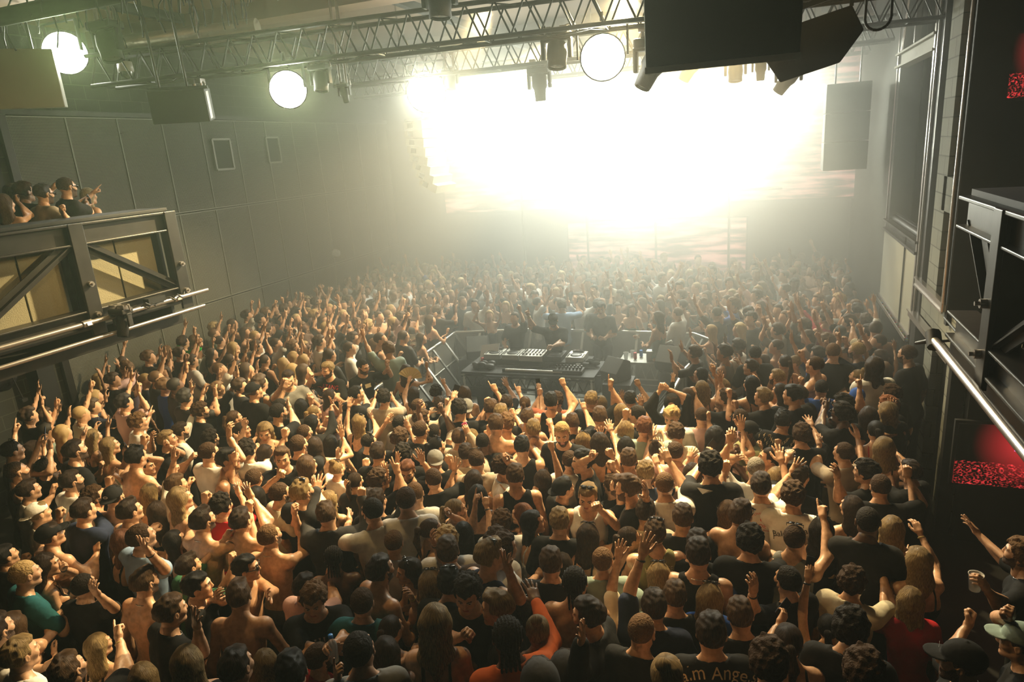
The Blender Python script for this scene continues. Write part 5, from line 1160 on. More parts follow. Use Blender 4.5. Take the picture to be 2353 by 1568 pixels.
# ------------------------------------------------------------------ the crowd: head pixel, looks, clothes, gaze (degrees from the line of sight), hand pixels
CROWD = """
14,1280 m l Sk Hk -75
60,1322 m l Fy Tt -75
108,1300 f l Ln Xs -95 152,1300:f
194,1348 m l Fk Tk -40 221,1358:r
32,1438 f l Wr Sk -25 99,1394:gp
48,1506 m l Sy Tw -70
158,1542 m l Sr Tk -50 280,1444:p
228,1486 f l Ly Sk -60 112,1498:r
334,1340 m l Qr X -60 N
394,1406 m l Sr Tk -70 N 459,1430:o
435,1304 m l Qn Te -65 533,1222:p
455,1350 m l Sk Tk -100 509,1372:r
431,1524 f l Ly Sk -12
330,1558 f l Ly Sk -5
-8,1450 m l Sn Tw -60
567,1308 m t Sk X -105 G 625,1374:o
551,1372 m l Qr X -22
701,1350 m l Sn Tp -50 759,1318:r
721,1382 m l Cr Tk 165 759,1494:gb 783,1500:o P1
767,1284 m d Rk X -10 803,1324:r
875,1312 m t Sn X -55
833,1386 m l Fn Ht -15 795,1434:f 799,1472:r
900,1448 f l Pn Sk -40
887,1500 f l Ln Sk -5
827,1496 m l Fk Tg -15 N 817,1550:r
735,1512 m l Fn Tr -65 780,1548:p
545,1534 m l Sn Tk -45
611,1524 f l Ly Sk -10 659,1518:o
671,1546 m l Sk Tk -10
938,1314 f t Wn Sk 100 U 942,1370:r
1030,1268 m l Sr Th -5 1058,1280:o
990,1342 f l Ly Sk -5 U
1034,1340 m l Sk Tk -10 U
1074,1366 m l Ck Tk 165 1076,1470:f
1127,1280 m l Qy Vn -65 U 1172,1302:o
1159,1262 m l Cn Tw -60 1194,1266:o
1142,1400 m l Qy Tk 75
1204,1406 f l Ln Sk -5 U
1166,1466 m d Rk Oo 5 1230,1362:o
1000,1434 f l Wy Sk -5 954,1492:r
1266,1296 m l Sr Tk -5 1240,1316:gp
1294,1300 f l Ln Sk -15
1322,1340 m t Rk X -5
1386,1290 m l Fr Tv -10 1351,1280:o 1326,1304:r
1352,1416 m l Sn Hk 65 1332,1472:o
1236,1452 f l Uy Sk -5
1300,1542 m l Sn Hd -10 H
1242,1570 m l Sn Hd 0 H
1605,1276 m l Sn Vk 0 N
1515,1324 f l Ly Sk 0 U
1551,1372 m l Sr Tk 5
1631,1376 f l Ly Ob 0 U 1665,1316:o
1809,1336 m l Fk Tk 35 1723,1350:r
1461,1386 m l Fr Tc 5 @Kv 1423,1212:o
1503,1396 m l Sn Tn 5 1487,1213:o
1475,1452 m l Zr Tk -20 N 1513,1500:r
1635,1458 m l Sn Tk 0 P2
1701,1416 m l Sr Tk 8
1811,1476 f l Pn Sk 8 1797,1414:gp
1767,1522 m l Cn Tk 5
1535,1552 f l Uy Sk -10
1960,1340 m l Cn Tc -15 2030,1302:p
2108,1290 f l Ly Sk 35 2074,1264:p 2107,1205:r
2092,1382 f l Ly Tr 5 2040,1400:gc
1904,1444 f l Pk Sk 0 1857,1305:gp
1956,1444 m l Ck Tk 0
1982,1544 m l Cn Tk 10
2345,1276 m l Cr Tk 80 N 2250,1350:gc 2228,1212:o
2206,1524 m l Fn Tk 92 @Ck 2228,1420:f P3
2341,1478 m l Fn Tk 88 @Cv 2311,1396:f
66,958 m l Sn Tk -75
104,956 m l Cn Tg -80 88,952:f
108,992 m t Sk Tv -75 @Ck
144,998 f l Ly Sk -75
186,954 m l Sy Tc -75 164,964:r
30,1038 m l Fk Vk -75 U 36,980:p
80,1034 f l Ln Sk -75
40,1086 m l Zn Vk -75 96,1006:gp
106,1074 m l Fk Tk -75 U 100,1014:r
68,1128 m l Sn Tw -75
90,1182 m l Sy Tw -75 @Kw
166,1108 m l Sn Tw -75 158,1088:o
118,1232 m l Sn X -75 @Ck
170,1058 f l Wn Tk -75 240,1070:f
216,1006 f l Ly Sk -65 222,978:gp
254,1026 f l Ly Sc -75 290,1040:gp 248,968:o
174,1038 m l Sn Tk -75 194,998:o
286,928 m l Fk Tp -70
320,972 m l Cr Tw -80 348,950:p 352,1010:r
218,1144 m l Cn X -75 226,1136:p
262,1144 m l Sk X -35 @Kk P4
300,1176 m l Qn Vw -65
314,1052 m l Sk X -50 U
336,1072 f l Pn Sk -120 330,1040:f 258,1092:r
346,1134 f l Ly Sk -35
386,1012 m l Sy Tk -100 384,1022:f 449,1054:f
416,992 m l Sn Ow -75 447,946:f
406,1116 m l Sr Tw -70
416,1148 m l Wy X -70 437,1106:f
362,1176 f l Ln Sk -20
288,1246 f l Wg Sk -60
326,1236 m l Fn Tl -65 354,1210:f 336,1260:o
194,1176 m l Sn On -60 217,1172:o
404,1244 f l Lk Sk -70 433,1196:p
467,1198 m l Qn X -60 N
539,962 f l Pr Sk -70 571,946:o
557,990 f l Pn Sk -100 553,1006:o
609,994 f l Wy Sk 170
641,950 m l Fk Tk -60 667,928:o
485,1010 m l Ck Tk -50
719,974 f t Lk Ok -60 765,936:r
723,950 f l Py Sk -60
701,996 m l Zn Tk -40
505,1052 m l Bn Tn -50
481,1042 m l Fn Tw -60 P5
525,1058 m m Sk X -110
569,1036 m l Ck Tw -30 591,1028:p P6
611,1044 f l Wn Sk -45
649,1054 m l Qr Tk 175 647,1092:f
687,1024 m l Fn Tk -40 691,1026:r
725,1026 f l Ln Sk -20
761,1020 f l Lk Xs -15
707,1072 f l Lr Sk -40
585,1102 m l Fn Tk -30
591,1142 f l Lk Sk -20
511,1164 m l Ck Tr -40 U 551,1126:o
555,1198 m l Sn X -40 575,1126:o
645,1136 m l Fn Tc -65 681,1176:f
695,1132 m l Sy Tk -50 U 727,1114:o
621,1234 m l Fr X -50 N 687,1195:f
751,1184 m l Sr Jd -5 729,1110:o
757,1152 f l Wy Sk -30
775,1080 f l Uy Tw -40 U 799,1120:r
817,1108 f l Pn Ok -40
827,972 f l Wy Sk -40 U 801,924:o 857,954:o
849,1018 m l Fk Tk -60 U 896,960:o
869,1042 m l Sn Tk -20
928,1046 m l Ck Tk -20 U
871,1104 m l Cn Tk -60 G
849,1148 f l Ln Tk -80
855,1176 m l Fk Tw 30 N 799,1190:o
867,1154 m l Sn Tk -30 914,1068:v
906,1248 m l Fr Tw -20
936,1084 m l Sg Tk 170
934,1150 m l Fn Tw -10
922,976 m d Zk Tg -60
920,1010 m l Cn Tk -30 938,972:o
970,964 m l Cn Tk -60 992,944:gc
998,994 m d Zk Tz -20 1016,934:r
1004,1028 f l Pk Tk -60 U
968,990 m l Fn Hk -40 968,992:f
1000,1060 m l Sn Tk 5 @Kg 1042,1070:gf
1056,1008 m l Sr Tz -20
1086,1006 f l Ly Sc -20 1098,980:r
1072,1044 m l Sn Oz -5 1072,984:gx
1110,1018 m d Zk Tk -10
1140,978 m l Sr X -5
1164,974 m l Cr X -5 1178,944:f
1152,952 m l Sy Tk -20
1214,962 m l Sr Xs -20 1188,948:r
1226,988 m l Sy X -5 1266,968:f
1200,1028 m l Sk Vk -5 1202,1002:f 1228,1012:f
1292,998 m l Fy Tk 175
1316,972 m l Sr Tk -5 1342,928:p
1342,1014 f l Ly Sk -20 U 1326,988:r
1310,1060 m l Fn Tw -5 P7
1340,1062 m l Sk Tk 100 1361,1044:p
1096,1060 m l Fn Oz -10 U
1160,1074 m l Cn Tw -70 1164,1048:p
1184,1096 m l Sr Vk -5
1248,1104 f l Ln Sk -5 1266,1008:f
996,1102 m l Fn Tk 10
954,1136 m l Fr Tw -5
1090,1106 f l Ln Sk -15
1098,1140 f l Lk Sk -5 1130,1130:r
1048,1174 f l Py Sk -70 1030,1178:p 1100,1142:p
1066,1228 f l Lk Sk -10 1120,1144:p
1154,1202 m l Cr Tw -10 U 1190,1216:o
1198,1184 f l Wg Sk 60 1160,1124:p
1226,1202 f t Lk Sw -80
1296,1124 m l Sk Tk -60 @Kk
1286,1200 m l Sy Tk -5
1350,1142 m l Sy Vw 170 U 1373,1166:f
1352,1234 f l Ln Sk -10 U
1379,958 m l Sr Tk 0 1371,986:gp
1379,1020 f l Ln Sk 0 1403,978:o
1405,1116 m l Sr Tk 30 1401,1032:f
1028,1244 m l Cy Tw -5
992,1220 f l Pr Sk -70 972,1214:o 996,1240:r
1142,1244 m l Cn Tw -40
1012,930 m l Sn Tk -20 1036,952:gp
1437,990 f l Ly Tk 5
1481,984 m l Sg Tv 0 1525,988:r
1463,954 m l Fk Hk 60
1543,960 m l Cy Tw 165
1555,998 m l Cn Tc 0
1439,1028 f l Lk Sk 0 1443,1026:v
1613,958 m l Fn Tp 0 1581,964:r
1643,1006 f l Lk Sk 0
1701,962 m l Fn Tp 40 G
1717,994 m d Fk Ty 120 @Kk 1691,1036:r
1799,968 m l Sk Tk -5 U 1737,972:p P8
1842,1000 m l Cn Tk 10 1862,970:o
1553,1040 m l Fn Tp -10 1493,992:o
1507,1038 f l Un Sk 0 U 1521,1030:r
1445,1058 m l Sr X 0 1523,1026:o
1483,1088 m l Sy Tn 0 1509,1056:r
1527,1114 m l Zr Tw 0 1530,1040:r P9
1425,1120 m l Sr Tk 60
1443,1124 m l Sr Tk 70 1487,1134:o
1633,1072 m l Ck Tk 0 1629,1042:gp P10
1591,1090 f l Ln Sk 0 1587,1040:o
1737,1078 m l Zs Tw 0
1765,1052 f l Pn Sk 100 1745,1022:f 1709,1058:r
1783,1098 f l Ly Sk 0
1749,1118 m l Sn Tw 0 1795,1042:o P11
1823,1140 m l Cn Tw 0 1829,1070:o P12
1836,1098 m l Sn Tk -30 1811,1042:gc
1485,1180 m l Sn Tc -10
1505,1226 m l Sr Vy 0 U 1487,1226:p P13
1447,1240 f l Pn Sk -60
1569,1192 m l Sr Tk 0
1703,1184 m l Sr X -20 G
1673,1180 f l Wr Sk 10 1641,1194:r
1723,1244 m l Ck Tk 5 1737,1240:r N
1603,1252 m l Sn Tk 0
1827,1240 m l Fn Vg -10 U 1895,1168:p
1934,952 m d Ck Tk 60 G 1896,928:p
1996,960 f l Wn Sk 0
2038,948 m l Wy Hk 40
1938,1042 m l Fn Tz 50 1970,994:o 1878,1014:o
1988,1086 m l Ck Tk 70 1916,1090:r 1910,1114:o
2032,1032 f l Wy Xs 0 2004,1036:o 2054,1030:r
2022,1120 m l Fn Tk 20 2000,1140:gp
2090,1086 m l Sn Tk 50 2046,1068:o 2050,1110:p
1956,1168 f l Ln Sk 40
1994,1200 m d Zk Ok 10
2050,1216 f l Ly Sk 0
1888,1220 f l Wk Sk 0 U
2012,992 f l Pk Sr 10 2008,988:gp
266,834 m l Zn Tk -60 G
291,848 m l Sr Tp 60 337,832:o
344,807 f l Lr Sk -80
341,823 m l Cr Tk -75
378,857 f t Ln Sk 170
412,814 m l Sn Tk -75
421,788 m l Cn Tm -60 437,796:gp
441,832 m l Fn Tw -75 468,811:p
359,871 m l Fr Tk -75
335,875 m l Sy Tk -100 323,909:o
223,873 f l Ly Sk -75
259,875 m l Fn Tk -75 U 246,861:p 284,882:r
219,914 f l Py Sk -75 G
212,936 m l Fn Tn -75 271,921:v
378,888 m l Fr Tb -75 G 437,875:gp
403,889 m d Zk Tk -75 G
425,916 m l Fk Tk -60 446,889:o 444,932:r
462,946 m l Cn Tk -75 469,895:o
492,770 m l Fr Tv -75 G 505,755:p
505,786 m l Fn Tk -75
534,746 m l Sn Vk -60 G 541,759:f
562,727 m l Fn Tw -90
537,802 f l Ly Sw -90 564,802:o
487,814 f l Ln Sk -75 521,809:o
528,829 m l Fn Ty -75 514,793:gp
505,852 m l Sr Tw -90
542,846 m l Fn Tk -75 551,848:p
500,895 m l Fr Tk -75 U 551,920:f
551,889 m l Sn Tk -75 @Kk 562,907:f
589,800 m l Fn Tn -75
587,775 m l Sy Tw -90 571,766:p
566,852 f l Ln Sk -75 G 589,838:r
585,900 m l Sr Tk -60 @Kk
598,882 m l Sn Vk -60 585,907:f
600,708 m l Sn Tw -70
589,719 m l Sr Tk -70
615,758 m l Fn Tk -60 642,729:p 669,721:p
654,712 m l Sn Tk -60 619,696:o
681,721 m l Fk Tk -75
684,689 f l Ln Sk -75 703,693:o
725,696 m l Sn Tz -75
723,725 m l Cy Td -90 N
744,704 m l Fn Tt -75 776,721:gp
751,689 m l Zr Tk -75
749,754 m l Sy Tw -75 740,767:gp
663,779 m l Fk Tk -60 684,779:gp
635,792 m l Fn Tw -90
673,798 m l Sr Tk -75
734,788 m l Sn Tw -75 721,805:f
608,830 m l Fn Vk -60 G 587,836:r
652,838 f l Ly Xs -75
675,823 f l Ly Sk -60
698,830 f l Ly Sk -60 703,811:f
673,853 f l Ly Sk -75
698,855 f l Ln Sk -75
663,872 m l Sn Tg 180 654,876:f
757,819 m l Sn Tk -60 @Ck 780,784:p
753,851 m l Sy Tk 135 711,863:f F P14
803,802 m l Wn Tw -90
834,844 m l Fk Tk -135 P15
811,779 m l Fn Tk -90
837,712 m l Fn Tk -75 870,719:r
874,782 m l Sn Vk -90 G
893,805 m l Fr Tv 20
897,775 m d Ck Tw -50 910,752:p
927,775 m l Fn Tk -60 950,779:gp
847,750 m l Sy Tk -60 857,746:r
891,725 m l Sr Tw -60
899,712 f l Ly Sk -90
853,702 m d Ck Tk -90
922,731 m l Fn Tk -75 950,717:o
968,779 f l Ln Sk -75 998,767:r
989,738 f l Ln Sk -60 975,723:o
807,721 f l Pn Sk -90 799,696:r
799,691 m l Sn Tk -75
933,855 f l Ln Sk -20 U
952,905 f l Ln Sk -20 940,868:gf
820,907 m l Sk Tk -70 799,918:o 834,897:o
759,911 f l Ln Tp -60 763,924:o 744,930:o
883,916 m l Ck Tz -15 866,907:o 902,914:o
692,934 f l Lk Sk -5
646,937 m l Fk Tk -60 659,880:r
962,936 m l Zn Oz -50 G
1646,721 m l Sk Tk 60 1596,716:f
1634,762 f l Ly Sk 70 1601,769:o
1666,803 f l Lr Sk 75 1612,787:p
1696,798 m d Rk Tw 75
1596,814 m l Fn Tk 75 1584,803:p
1735,814 m l Fk Tk 10
1725,846 m l Sn Tk 70 1691,828:p
1784,798 m l Wn X 70 1800,773:f 1750,796:o
1787,762 m l Wn Tg 70 1728,750:o
1726,734 m l Fk Tk 150
1753,832 f l Ln Sk 120
1803,835 f l Pn Xs 30
1609,862 f l Lk Sk 70 1562,841:o
1785,869 m l Sy X 60
1726,885 f l Lk Sk 40 1741,873:o
1660,889 f l Sy Sk 60 1623,859:o
1669,916 m l Cn Tk 60 1585,894:f
1580,912 f l Lr Ok 40 1542,868:o
1544,930 m l Sn Ok 175 H G 1518,882:f 1526,880:f
1753,914 m l Sy Tk 60 1771,930:gp
1791,901 f l Ln Sk 60
1821,910 m l Sk Tk 65
1612,894 f l Ly Sk 20
1803,730 m l Sr Tg 150 U
1848,750 m l Fn Tk 60 1835,746:r
1857,776 f l Ln Tw 60 1857,791:gc
1896,730 m l Cn Vr 40
1934,707 m l Cn Tw 60 1910,718:f
1944,730 m l Sk Tw 60
1930,766 m l Fk Tk 60 1868,737:gp
1951,741 m l Sn Tk 60
1996,764 m l Sn Tc 60 1955,741:r P16
2003,739 m l Sn Tw 30
2044,759 m l Sn X 0
2051,789 m l Fn Tk 100 2044,823:r
1900,785 m l Sr Tk 60
1914,810 m l Fr Tk 10
1880,816 m l Ck Tb 60 1832,791:f
1937,819 m l Fn Tw 170
1968,807 m l Fy Tn 60
1871,841 m l Fn X 60 1839,882:f
2021,823 f l Pn Sk 60 U
2059,851 f l Lr Sk 30 2048,878:gf
2007,844 m l Wn Tw 20 1996,864:gp
1969,868 f l Uy Sr 70 1932,873:o
2084,816 m l Fn Tk 60
1825,835 f l Uy Xs 100
1887,894 m l Fk Jb 10
1969,914 m l Fr Tg 10 @Kb
1935,930 m m Ck Tk 70 G 1889,923:p
2039,934 m l Cg Tk 60 1968,875:p
2048,907 m l Cn Tk 50
1984,705 m l Sr Tw 60
1969,714 m l Sk Tg 20 @Bk
1878,719 m l Fr Tr 130 @Cr
1834,909 m l Sn Tk 60
1091,701 m l Sn Tw 180
1125,726 f l Uy Tk 175 1143,734:r
1183,732 m l Sn Tk 150 F
1128,703 f l Ln Sk 180
1180,679 m l Fn Tk 180 @Ck
1236,697 m l Fk Tw -90
1291,703 m l Sn Tl 0 @Kn
1373,703 m l Fk Tk 0
1336,695 m l Sr Tw 180
1420,708 f l Wn Sp 180
1452,713 f l Wn Ov 180
1512,732 f l Ln Sv 60
1557,721 m l Sr Tw 60 1520,703:r
1568,703 m l Sn X 60 @Cb
1518,692 f l Ly Sk 180
1162,705 f l Ly Sk 150
1006,716 m l Fn Tk -60 1027,692:p
1067,682 m l Sn Tk -75 1059,690:f
1267,924 m l Sk Vk -10 1295,871:f
1280,921 m l Cn Tq -5
1072,937 m l Sn Tk 0 @Kg
1056,942 m l Ck Tk 0 1043,906:gp
1359,921 m l Sy Tk -20 G
1207,929 f l Pr Sk -10 1241,885:gp
1128,940 m l Sr Tk -5 1135,885:p
1164,929 m l Sn Tk -10 1193,892:p
1004,903 m l Ck Tk -20 1020,874:p
1149,911 m l Ck Tk -5 U 1164,877:o
1381,927 f l Ly Sk -5
1428,948 f l Ly Sk 0 1409,935:gp
1449,919 m l Sk Tk 0 1466,874:f
1067,906 f l Wr Sk 0
"""
# people on the balconies: head x y z (metres)
SEXW = {'m': False, 'f': True}
HSTY = dict(S='short', F='fade', C='curly', Z='buzz', L='long', W='wavy', P='ponytail', U='bun', X='bald', Q='swept', R='braids', B='crop')
TSTY = dict(T='tee', V='tank', X='bare', O='long', S='strap', H='hoodie', J='puffer')
def parse(line):
    t = line.split(); x, y = map(int, t[0].split(','))
    P = dict(px=(x, y), fem=t[1] == 'f', skin=t[2], hands_px=[], held=[], tagp=None)
    P['hair'] = HSTY[t[3][0]]; P['hairc'] = t[3][1]; P['top'] = TSTY[t[4][0]]; P['topc'] = t[4][1] if len(t[4]) > 1 else 'k'
    if P['top'] == 'bare': P['topc'] = 'k'
    if P['top'] == 'bare' and P['fem']: P['top'] = 'strap'
    P['gaze'] = 0.0
    for q in t[5:]:
        if ':' in q:
            a, b = q.split(':'); hx, hy = map(int, a.split(',')); P['hands_px'].append((hx, hy)); P['held'].append(b)
        elif q[0] == '@': P['cap'] = q[1:]
        elif q == 'U': P['shades'] = 'up'
        elif q == 'G': P['shades'] = 'on'
        elif q == 'N': P['chain'] = 1
        elif q == 'H': P['hood'] = 1
        elif q == 'F': P['big'] = 1
        elif q[0] == 'P': P['tagp'] = q
        else: P['gaze'] = float(q)
    return P
people = [parse(l) for l in CROWD.strip().splitlines()]
def head_at(P, h):
    return atz(P['px'][0], P['px'][1], h * 1.608 / 1.75 + P.get('floor', 0))
for P in people:
    P['H'] = (1.66 if P['fem'] else 1.79) + rng.uniform(-.04, .04)
    if P.get('top') == 'X': pass
def clampx(P):
    q = head_at(P, P['H'])
    while q.x > XR - 0.3 and P['H'] < 1.98: P['H'] += 0.03; q = head_at(P, P['H'])
    return q
for it in range(3):                                       # choose heights so that neighbours keep apart
    pos = [clampx(P) for P in people]
    for i, P in enumerate(people):
        best = None
        for dh in (0, -0.05, 0.05, -0.1, 0.1):
            hh = P['H'] + dh
            if hh > 1.98 or hh < 1.52: continue
            q = head_at(P, hh); dmin = 9
            for j, r in enumerate(pos):
                if j != i: dmin = min(dmin, math.hypot(q.x - r.x, q.y - r.y))
            sc = min(dmin, 0.5) - 0.10 * abs(hh - (1.67 if P['fem'] else 1.79))
            if best is None or sc > best[0]: best = (sc, hh, q)
        P['H'] = best[1]; pos[i] = best[2]
for P, q in zip(people, pos): P['pos'] = q; P['dist'] = (q - CAM).length
people.sort(key=lambda P: P['dist'] - (6 if P['tagp'] else 0))
INDIV = 288
front, rest = people[:INDIV], people[INDIV:]

def setup(P, q):
    s = P['H'] / 1.75; P['s'] = s
    az = math.atan2(-(q.x - CAM.x), q.y - CAM.y)
    yaw = az + math.radians(P['gaze']); P['yawt'] = yaw
    turn = rng.uniform(-.25, .25); P['hyaw'] = turn; P['yaw'] = yaw - turn
    P['hpitch'] = rng.uniform(0.0, 0.20) if abs(P['gaze']) < 130 else rng.uniform(-.2, 0.0)
    if P['tagp'] == 'P1': P['hpitch'] = -0.45
    if P['gaze'] in (165, 170) : P['hpitch'] = -0.22
    P['hroll'] = rng.uniform(-.08, .08)
    P['lod'] = 0 if P['dist'] < 7.4 or P['tagp'] else 1
    P['lean'] = rng.uniform(0, 0.12)
    # feet under the head: undo lean and the head's forward offset
    off = Vector((0, (0.010 + P['lean'] * 0.69) * s, 0)); off.rotate(Matrix.Rotation(P['yaw'], 3, 'Z'))
    P['x'], P['y'] = q.x - off.x, q.y - off.y; P['z'] = P.get('floor', 0)
    # arms: nearer shoulder takes the hand
    arms = [None, None]; R = Matrix.Rotation(P['yaw'], 3, 'Z')
    sh = []
    for sd in (-1, 1):
        v = R @ Vector((sd * 0.17 * s, 0, 0)); w = Vector((P['x'] + v.x, P['y'] + v.y, 1.4 * s + P['z'])); sh.append(w)
    def proj(w):
        c = RW.transposed() @ (w - CAM); return _c[0] + FPX * c.x / -c.z, _c[1] - FPX * c.y / -c.z
    sp = [proj(w) for w in sh]
    for (hx, hy), pose in list(zip(P['hands_px'], P['held']))[:2]:
        d = [math.hypot(hx - a, hy - b) for a, b in sp]
        k = 0 if d[0] < d[1] else 1
        if arms[k] is not None: k = 1 - k
        arms[k] = ('px', (hx, hy), pose[0] if pose[0] in 'orpfvg' else 'r'); P.setdefault('holds', {})[k] = pose[1:]
    for k in (0, 1):
        if arms[k] is None: arms[k] = rng.choice((('d', 0, 'r'), ('c', 0, 'r'), ('c', 0, 'f'), ('d', 0, 'r')) if P['dist'] < 6.3 or 'floor' in P else (('d', 0, 'r'), ('c', 0, 'r'), ('c', 0, 'f'), ('b', 0, 'f'), ('w', 0, 'o' if P['fem'] else 'f'), ('d', 0, 'r') if P['hands_px'] or rng.random() < 0.5 else ('u', 0, rng.choice('oprf'))))
    P['arms'] = arms
HN = dict(k='black', n='dark brown', r='brown', g='ginger', y='blond', w='light blond', s='grey')
CN = dict(k='black', w='white', g='grey', b='blue', n='navy', r='red', o='orange', e='dark green', c='cream', p='pale pink', y='olive', h='brown', d='dark grey', t='teal', l='light blue', v='grey green', m='bright green', z='taupe', q='coral')
TN = dict(tee='T-shirt', tank='vest', long='long-sleeved top', strap='strap top', hoodie='jacket', puffer='padded jacket')
SN = dict(short='short', fade='faded', curly='curly', buzz='shaved', long='long', wavy='wavy', ponytail='ponytailed', bun='bun-tied', swept='swept', braids='braided', crop='cropped')
def hairname(P):
    if P.get('cap'): return CN[P['cap'][1]] + (' bucket hat' if P['cap'][0] == 'B' else ' backwards cap' if P['cap'][0] == 'K' else ' cap')
    if P.get('hood'): return 'raised hood'
    if P['hair'] == 'bald': return 'shaved head'
    return HN[P['hairc']] + ' ' + SN[P['hair']] + ' hair'
def topname(P): return 'shirtless person' if P['top'] == 'bare' else 'person in ' + CN[P['topc']] + ' ' + TN[P['top']]
def posename(P):
    n = len(P['hands_px']); hs = P['held']
    for h in hs:
        if 'p' in h[1:]: return 'raising a phone'
        if 'c' in h[1:]: return 'holding a cup'
        if 'f' in h[1:]: return 'holding a fan'
        if 'b' in h[1:]: return 'holding a bottle'
    up = [h for (x, y), h in zip(P['hands_px'], hs) if y < P['px'][1] + 5]
    if len(up) > 1: return 'both hands up'
    if len(up) == 1: return {'p': 'pointing upward', 'f': 'fist raised', 'v': 'two fingers raised', 'o': 'open hand raised', 'r': 'one hand raised', 'g': 'one hand raised'}[up[0][0]]
    if n: return 'hand before the chest'
    return ''
used_labels = set()
def words_(s): return len(s.split())
def label_people(L_):
    base = {}
    for P in L_:
        b = topname(P) + ' with ' + hairname(P); P['short'] = b
    cnt = {}
    for P in L_: cnt[P['short']] = cnt.get(P['short'], 0) + 1
    ex = lambda P: (', sunglasses on' if P.get('shades') == 'on' else ', sunglasses on head' if P.get('shades') else ', silver chain' if P.get('chain') else '')
    full = []
    for P in L_:
        f = P['short'] + ex(P) + (', ' + posename(P) if posename(P) else ''); P['full'] = f
    fc = {}
    for P in L_: fc[P['full']] = fc.get(P['full'], 0) + 1
    for P in L_:
        if fc[P['full']] == 1 and words_(P['full']) <= 16: P['label'] = P['full']; used_labels.add(P['label'])
    for P in L_:
        if 'label' in P: continue
        near = sorted((Q for Q in L_ if Q is not P), key=lambda Q: math.hypot(Q['px'][0] - P['px'][0], Q['px'][1] - P['px'][1]))[:14]
        done = False
        for uniq in (1, 2, 9):
            for Q in near:
                if cnt[Q['short']] > uniq: continue
                dx = P['px'][0] - Q['px'][0]; dy = P['px'][1] - Q['px'][1]
                rel = 'in front of' if dy > 1.2 * abs(dx) else 'behind' if -dy > 1.2 * abs(dx) else 'beside'
                for who in (P['short'], P['short'] + (', ' + posename(P) if posename(P) else ''), topname(P) + ', ' + (posename(P) or 'arms down')):
                    for qn in (Q['short'].replace(' with ', ', '), ('the ' + hairname(Q) + ' ' + ('shirtless person' if Q['top'] == 'bare' else CN[Q['topc']] + ' ' + TN[Q['top']]))):
                        s_ = who + ', ' + rel + ' ' + qn
                        if words_(s_) <= 16 and s_ not in used_labels: P['label'] = s_; used_labels.add(s_); done = True; break
                    if done: break
                if done: break
            if done: break
        if not done:
            P['label'] = topname(P) + ' near ' + near[0]['short'].replace(' with ', ', '); used_labels.add(P['label'])
# the balcony and the performer
def mk(px, y, H, spec, floor=None, z=None):
    P = parse('%d,%d %s' % (px[0], px[1], spec)); return P
balc = []
for px, dist, spec in (((155, 432), -7.0, 'm l Fn Tk -60 G N 204,468:gp 224,440:p'), ((102, 447), -7.0, 'm l Sn Tz -60 G 148,488:f 125,428:r'), ((12, 470), -7.0, 'f l Lr Sc -40 38,455:r'),
                       ((205, 452), -7.5, 'f l Lw Sk -50'), ((58, 443), -7.6, 'm l Cn Tk -60'), ((33, 445), -7.9, 'f l Lr Sk -60')):
    P = parse('%d,%d %s' % (px[0], px[1], spec)); q = atx(px[0], px[1], dist); P['floor'] = 3.05
    P['H'] = (q.z - 3.05) * 1.75 / 1.608; P['pos'] = q; P['dist'] = (q - CAM).length; balc.append(P)
dj = parse('1272,738 m l Sn Tk 178 @Ck 1207,717:p 1262,803:r'); dj['H'] = 1.84; dj['pos'] = atz(1272, 738, 1.70); dj['dist'] = 5; dj['floor'] = 0.06; dj['dj'] = 1
ctl = parse('1365,690 m l Sk Tk 170'); ctl['H'] = 1.8; ctl['pos'] = atz(1365, 690, 1.70); ctl['pos'].y = 11.9; ctl['pos'].x = -2.75; ctl['dist'] = 9; ctl['floor'] = 0.06
rt = parse('2352,940 m l Sn Tk 90')
everyone = front + balc + [dj, ctl]
for P in everyone: setup(P, P['pos'])
dj['lod'] = 0; dj['lean'] = 0.10; dj['hpitch'] = -0.35; dj['s'] = 1.03
label_people(front + balc)
dj['label'] = 'performer in black T-shirt and cap behind the mixer, one arm thrown up'; ctl['label'] = 'person in black standing inside the pen near the drinks table'
M_PHONE = pmat('phone_black', (0.01, 0.01, 0.012), 0.15); M_PSCR = pmat('phone_screen', (0.02, 0.02, 0.02), 0.2, emit=(0.45, 0.55, 0.6), es=0.5)
M_FAN = pmat('fan_black', (0.02, 0.02, 0.022), 0.6); M_FANC = pmat('fan_wood', (0.5, 0.38, 0.18), 0.6); M_PINK = pmat('pink_plastic', (0.75, 0.15, 0.35), 0.4)
M_CUPB = pmat('bottle_plastic', (0.6, 0.7, 0.72), 0.1, alpha=0.45)
def ulab(s_, P=None):
    if words_(s_) > 16: s_ = ' '.join(s_.split()[:16]).rstrip(',')
    k = s_; n = 0
    while k in used_labels:
        n += 1; k = ' '.join((s_.split())[:11]).rstrip(',') + ', ' + ('beside ' if n == 1 else 'near ') + (hairname(P) if P and n == 1 else rng.choice(('raised arms', 'the barrier', 'bare shoulders', 'blond hair')))
        if n > 6: k = s_[:60] + ' ' + 'again ' * n; break
    used_labels.add(k); return k
